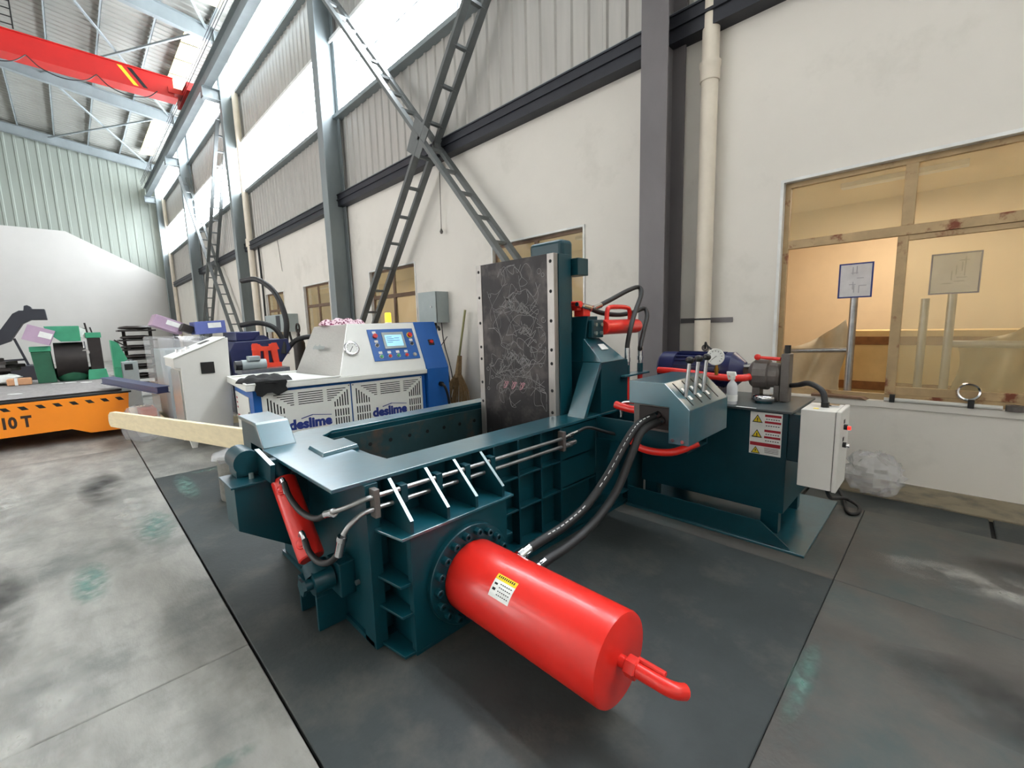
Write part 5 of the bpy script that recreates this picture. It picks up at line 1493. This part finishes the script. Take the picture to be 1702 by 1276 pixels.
mk('case', box(-18.4, -16.0, 5.25, 5.6, 1.62, 2.23), GREYBOX, e2, 0.01)
mk('door_seam', box(-17.2, -17.18, 5.247, 5.25, 1.64, 2.2), DARK, e2)
mk('dark_door', box(-17.15, -16.75, 5.245, 5.25, 1.66, 2.19), DKSTEEL, e2)
mk('conduit', tube([(-16.4, 5.4, 1.62), (-16.3, 5.4, 1.4), (-16.1, 5.45, 0.9), (-16.1, 5.5, 0.05)], 0.04, 8), RUBBER, e2, smooth=60)
gc = empty('gas_cylinder', (-14.4, 5.0, 0), 'dark gas cylinder with ring guard standing below the window left of the second column', 'gas cylinder')
mk('bottle', lathe((-14.4, 5.0, 0), (0, 0, 1), [(0, 0.17), (1.25, 0.17), (1.4, 0.12), (1.45, 0.06)], 20), OILY, gc, smooth=40)
mk('ring_guard', lathe((-14.4, 5.0, 1.72), (0, -1, 0), [(-0.02, 0.12), (-0.02, 0.16), (0.02, 0.16), (0.02, 0.12)], 20, True), OILY, gc, smooth=40)
mk('valve', join(cyl((-14.4, 5.0, 1.45), (-14.4, 5.0, 1.70), 0.03, n=10), box(-14.46, -14.34, 4.97, 5.03, 1.45, 1.56)), OILY, gc)
wc = empty('cord_with_weight', (-7.45, 5.5, 3.5), 'thin pull cord with small weight hanging on the wall below the brace crossing', 'cord')
mk('cord', cyl((-7.42, 5.5, 3.58), (-7.38, 5.5, 4.9), 0.008, n=6), CASTGREY, wc)
mk('weight', lathe((-7.42, 5.5, 3.50), (0, 0, 1), [(0, 0.02), (0.04, 0.035), (0.08, 0.02), (0.1, 0.01)], 10), CASTGREY, wc)
wc2 = mk('wall_cable', tube([(-19.3, 5.52, 5.0), (-19.25, 5.52, 3.2), (-19.3, 5.52, 1.6), (-19.2, 5.52, 0.05)], 0.04, 8), RUBBER, None, smooth=60)
tag(wc2, 'black cable running down the wall right of the third column downpipe', 'cable')
c2 = mk('hanging_cord', cyl((-17.0, 5.56, 3.75), (-17.2, 5.56, 4.85), 0.01, n=6), CASTGREY, None)
tag(c2, 'thin grey cord hanging on the plaster between the two far windows', 'cord')

# ================================================================ ON AND BEHIND THE RIGHT WINDOW SILL
led = struct('trim_6', join(box(-1.3, 2.0, 5.575, 5.6, 0.735, 0.80)), PLASTER, 0.004)
bp_ = mk('rusty_plate', hexv([(-1.02, 5.55, 0.801), (-0.56, 5.55, 0.801), (-0.54, 5.65, 0.801), (-1.02, 5.65, 0.801)], [(-1.02, 5.55, 0.825), (-0.60, 5.55, 0.825), (-0.58, 5.65, 0.825), (-1.02, 5.65, 0.825)]), mat('rusty_brown_metal', (120, 92, 72), 0.6, 0.2, 0.25, 10), None)
tag(bp_, 'flat rusty metal plate lying on the window sill', 'plate')
rd = empty('clamped_rod', (0.0, 5.57, 0.80), 'grey rod with black clamps lying along the window sill', 'rod')
mk('rod', cyl((-0.42, 5.57, 0.822), (0.36, 5.57, 0.822), 0.020, n=12), CABG, rd, smooth=40)
for x in (-0.36, 0.17):
    mk('clamp', box(x - 0.02, x + 0.02, 5.54, 5.60, 0.801, 0.875), BLACK, rd, 0.003)
rg = mk('steel_ring', lathe((0.15, 5.63, 0.935), (0.1, -1, 0.2), [(-0.012, 0.062), (-0.018, 0.075), (0.0, 0.085), (0.018, 0.075), (0.012, 0.062)], 24, True), CHROME, None, smooth=50)
tag(rg, 'polished steel ring leaning on the lower window frame', 'ring')
tp = mk('tape_roll', lathe((0.43, 5.57, 0.801), (0, 0, 1), [(0, 0.03), (0, 0.055), (0.05, 0.055), (0.05, 0.03)], 20, True), CASTGREY, None, smooth=40)
tag(tp, 'small brown tape roll on the window sill near the right edge', 'tape roll')


def sign(x, y, zc, w, h, lab, faint):
    o = empty('sign_post', (x, y, 0), lab, 'sign', 'posts with white notice boards behind the window')
    mk('post', cyl((x, y, 0.0), (x, y, zc - h / 2), 0.035, n=16), STEEL, o, smooth=40)
    mk('post_base', cyl((x, y, 0.0), (x, y, 0.02), 0.15, n=20), OILY, o)
    b = mk('board', box(x - w / 2, x + w / 2, y - 0.015, y, zc - h / 2, zc + h / 2), mat('notice_board_white', (214, 212, 214), 0.5), o, 0.01)
    t_ = 0.014
    mk('board_border', join(box(x - w / 2, x + w / 2, y - 0.019, y - 0.015, zc + h / 2 - t_, zc + h / 2), box(x - w / 2, x + w / 2, y - 0.019, y - 0.015, zc - h / 2, zc - h / 2 + t_),
                            box(x - w / 2, x - w / 2 + t_, y - 0.019, y - 0.015, zc - h / 2 + t_, zc + h / 2 - t_), box(x + w / 2 - t_, x + w / 2, y - 0.019, y - 0.015, zc - h / 2 + t_, zc + h / 2 - t_)), LBLUE, b)
    r_ = random.Random(int(x * 100))
    st_ = []
    for k in range(9):
        xx, zz = x + r_.uniform(-0.28, 0.2) * w, zc + r_.uniform(-0.3, 0.3) * h
        if k % 2:
            st_.append(box(xx, xx + 0.20 * w, y - 0.017, y - 0.015, zz, zz + 0.008))
        else:
            st_.append(box(xx, xx + 0.008, y - 0.017, y - 0.015, zz - 0.10 * h, zz + 0.12 * h))
    mk('faded_print', join(*st_), mat('faded_print_grey', (176, 174, 180), 0.6), b)


sign(-0.76, 5.93, 2.01, 0.29, 0.36, 'white notice board on steel post seen through the open left sash', 0)
sign(-0.02, 6.25, 2.03, 0.36, 0.40, 'white notice board on steel post behind the dirty right pane', 1)
hr = empty('steel_hand_rail', (-0.8, 5.95, 1.2), 'horizontal steel bar joining the posts behind the window', 'rail')
mk('bar', cyl((-1.6, 6.0, 1.24), (-0.80, 6.0, 1.27), 0.025, n=12), STEEL, hr, smooth=40)
mk('bar', cyl((-0.05, 6.32, 1.33), (1.5, 6.32, 1.33), 0.035, n=12), STEEL, hr, smooth=40)
mk('stub_post', cyl((-0.22, 6.4, 0.0), (-0.22, 6.4, 1.80), 0.035, n=12), STEEL, hr, smooth=40)
wb = empty('wooden_crate', (-0.3, 7.2, 0), 'pale wooden crate with dark battens behind the window', 'crate')
mk('crate_body', box(-1.1, 0.6, 7.0, 7.6, 0.0, 1.45), mat('crate_wood', (222, 190, 130), 0.7, 0, 0.08, 4), wb, 0.004)
for z in (1.28, 0.72):
    mk('batten', box(-1.1, 0.6, 6.97, 7.0, z, z + 0.10), mat('dark_batten_wood', (140, 92, 48), 0.7, 0, 0.2, 14), wb, 0.004)
bgm = []
r = random.Random(5)
n = 16
bv, bf = [], []
for i in range(n + 1):
    for j in range(n + 1):
        a, b = i / n, j / n
        bv.append((-1.75 + 0.85 * a + 0.04 * math.sin(9 * b), 6.45 + 0.12 * math.sin(7 * a + 3 * b) + 0.07 * math.cos(15 * a - 4 * b), 0.02 + b * (1.25 + 0.35 * a ** 3) + 0.02 * math.sin(11 * a)))
for i in range(n):
    for j in range(n):
        k = i * (n + 1) + j
        bf.append((k, k + n + 1, k + n + 2, k + 1))
bb = mk('bulk_bag', (bv, bf), BAG, None, smooth=80)
sd = bb.modifiers.new('solid', 'SOLIDIFY')
sd.thickness = 0.02
tag(bb, 'pale woven bulk bag hanging in folds behind the open left sash', 'bag')
bv2 = [(p[0] + 1.75 + 0.05, p[1] + 0.12, 0.02 + (p[2] - 0.02) * (1.15 - 0.30 * abs((p[0] + 1.3)))) for p in bv]
fb2 = mk('film_sheet', (bv2, bf), mat('foil_film_gold', (170, 150, 110), 0.25, 0.3, 0.25, 3, 0.6, 6), None, smooth=80)
sd = fb2.modifiers.new('solid', 'SOLIDIFY')
sd.thickness = 0.01
tag(fb2, 'shiny creased film sheet behind the dirty right window pane', 'film')
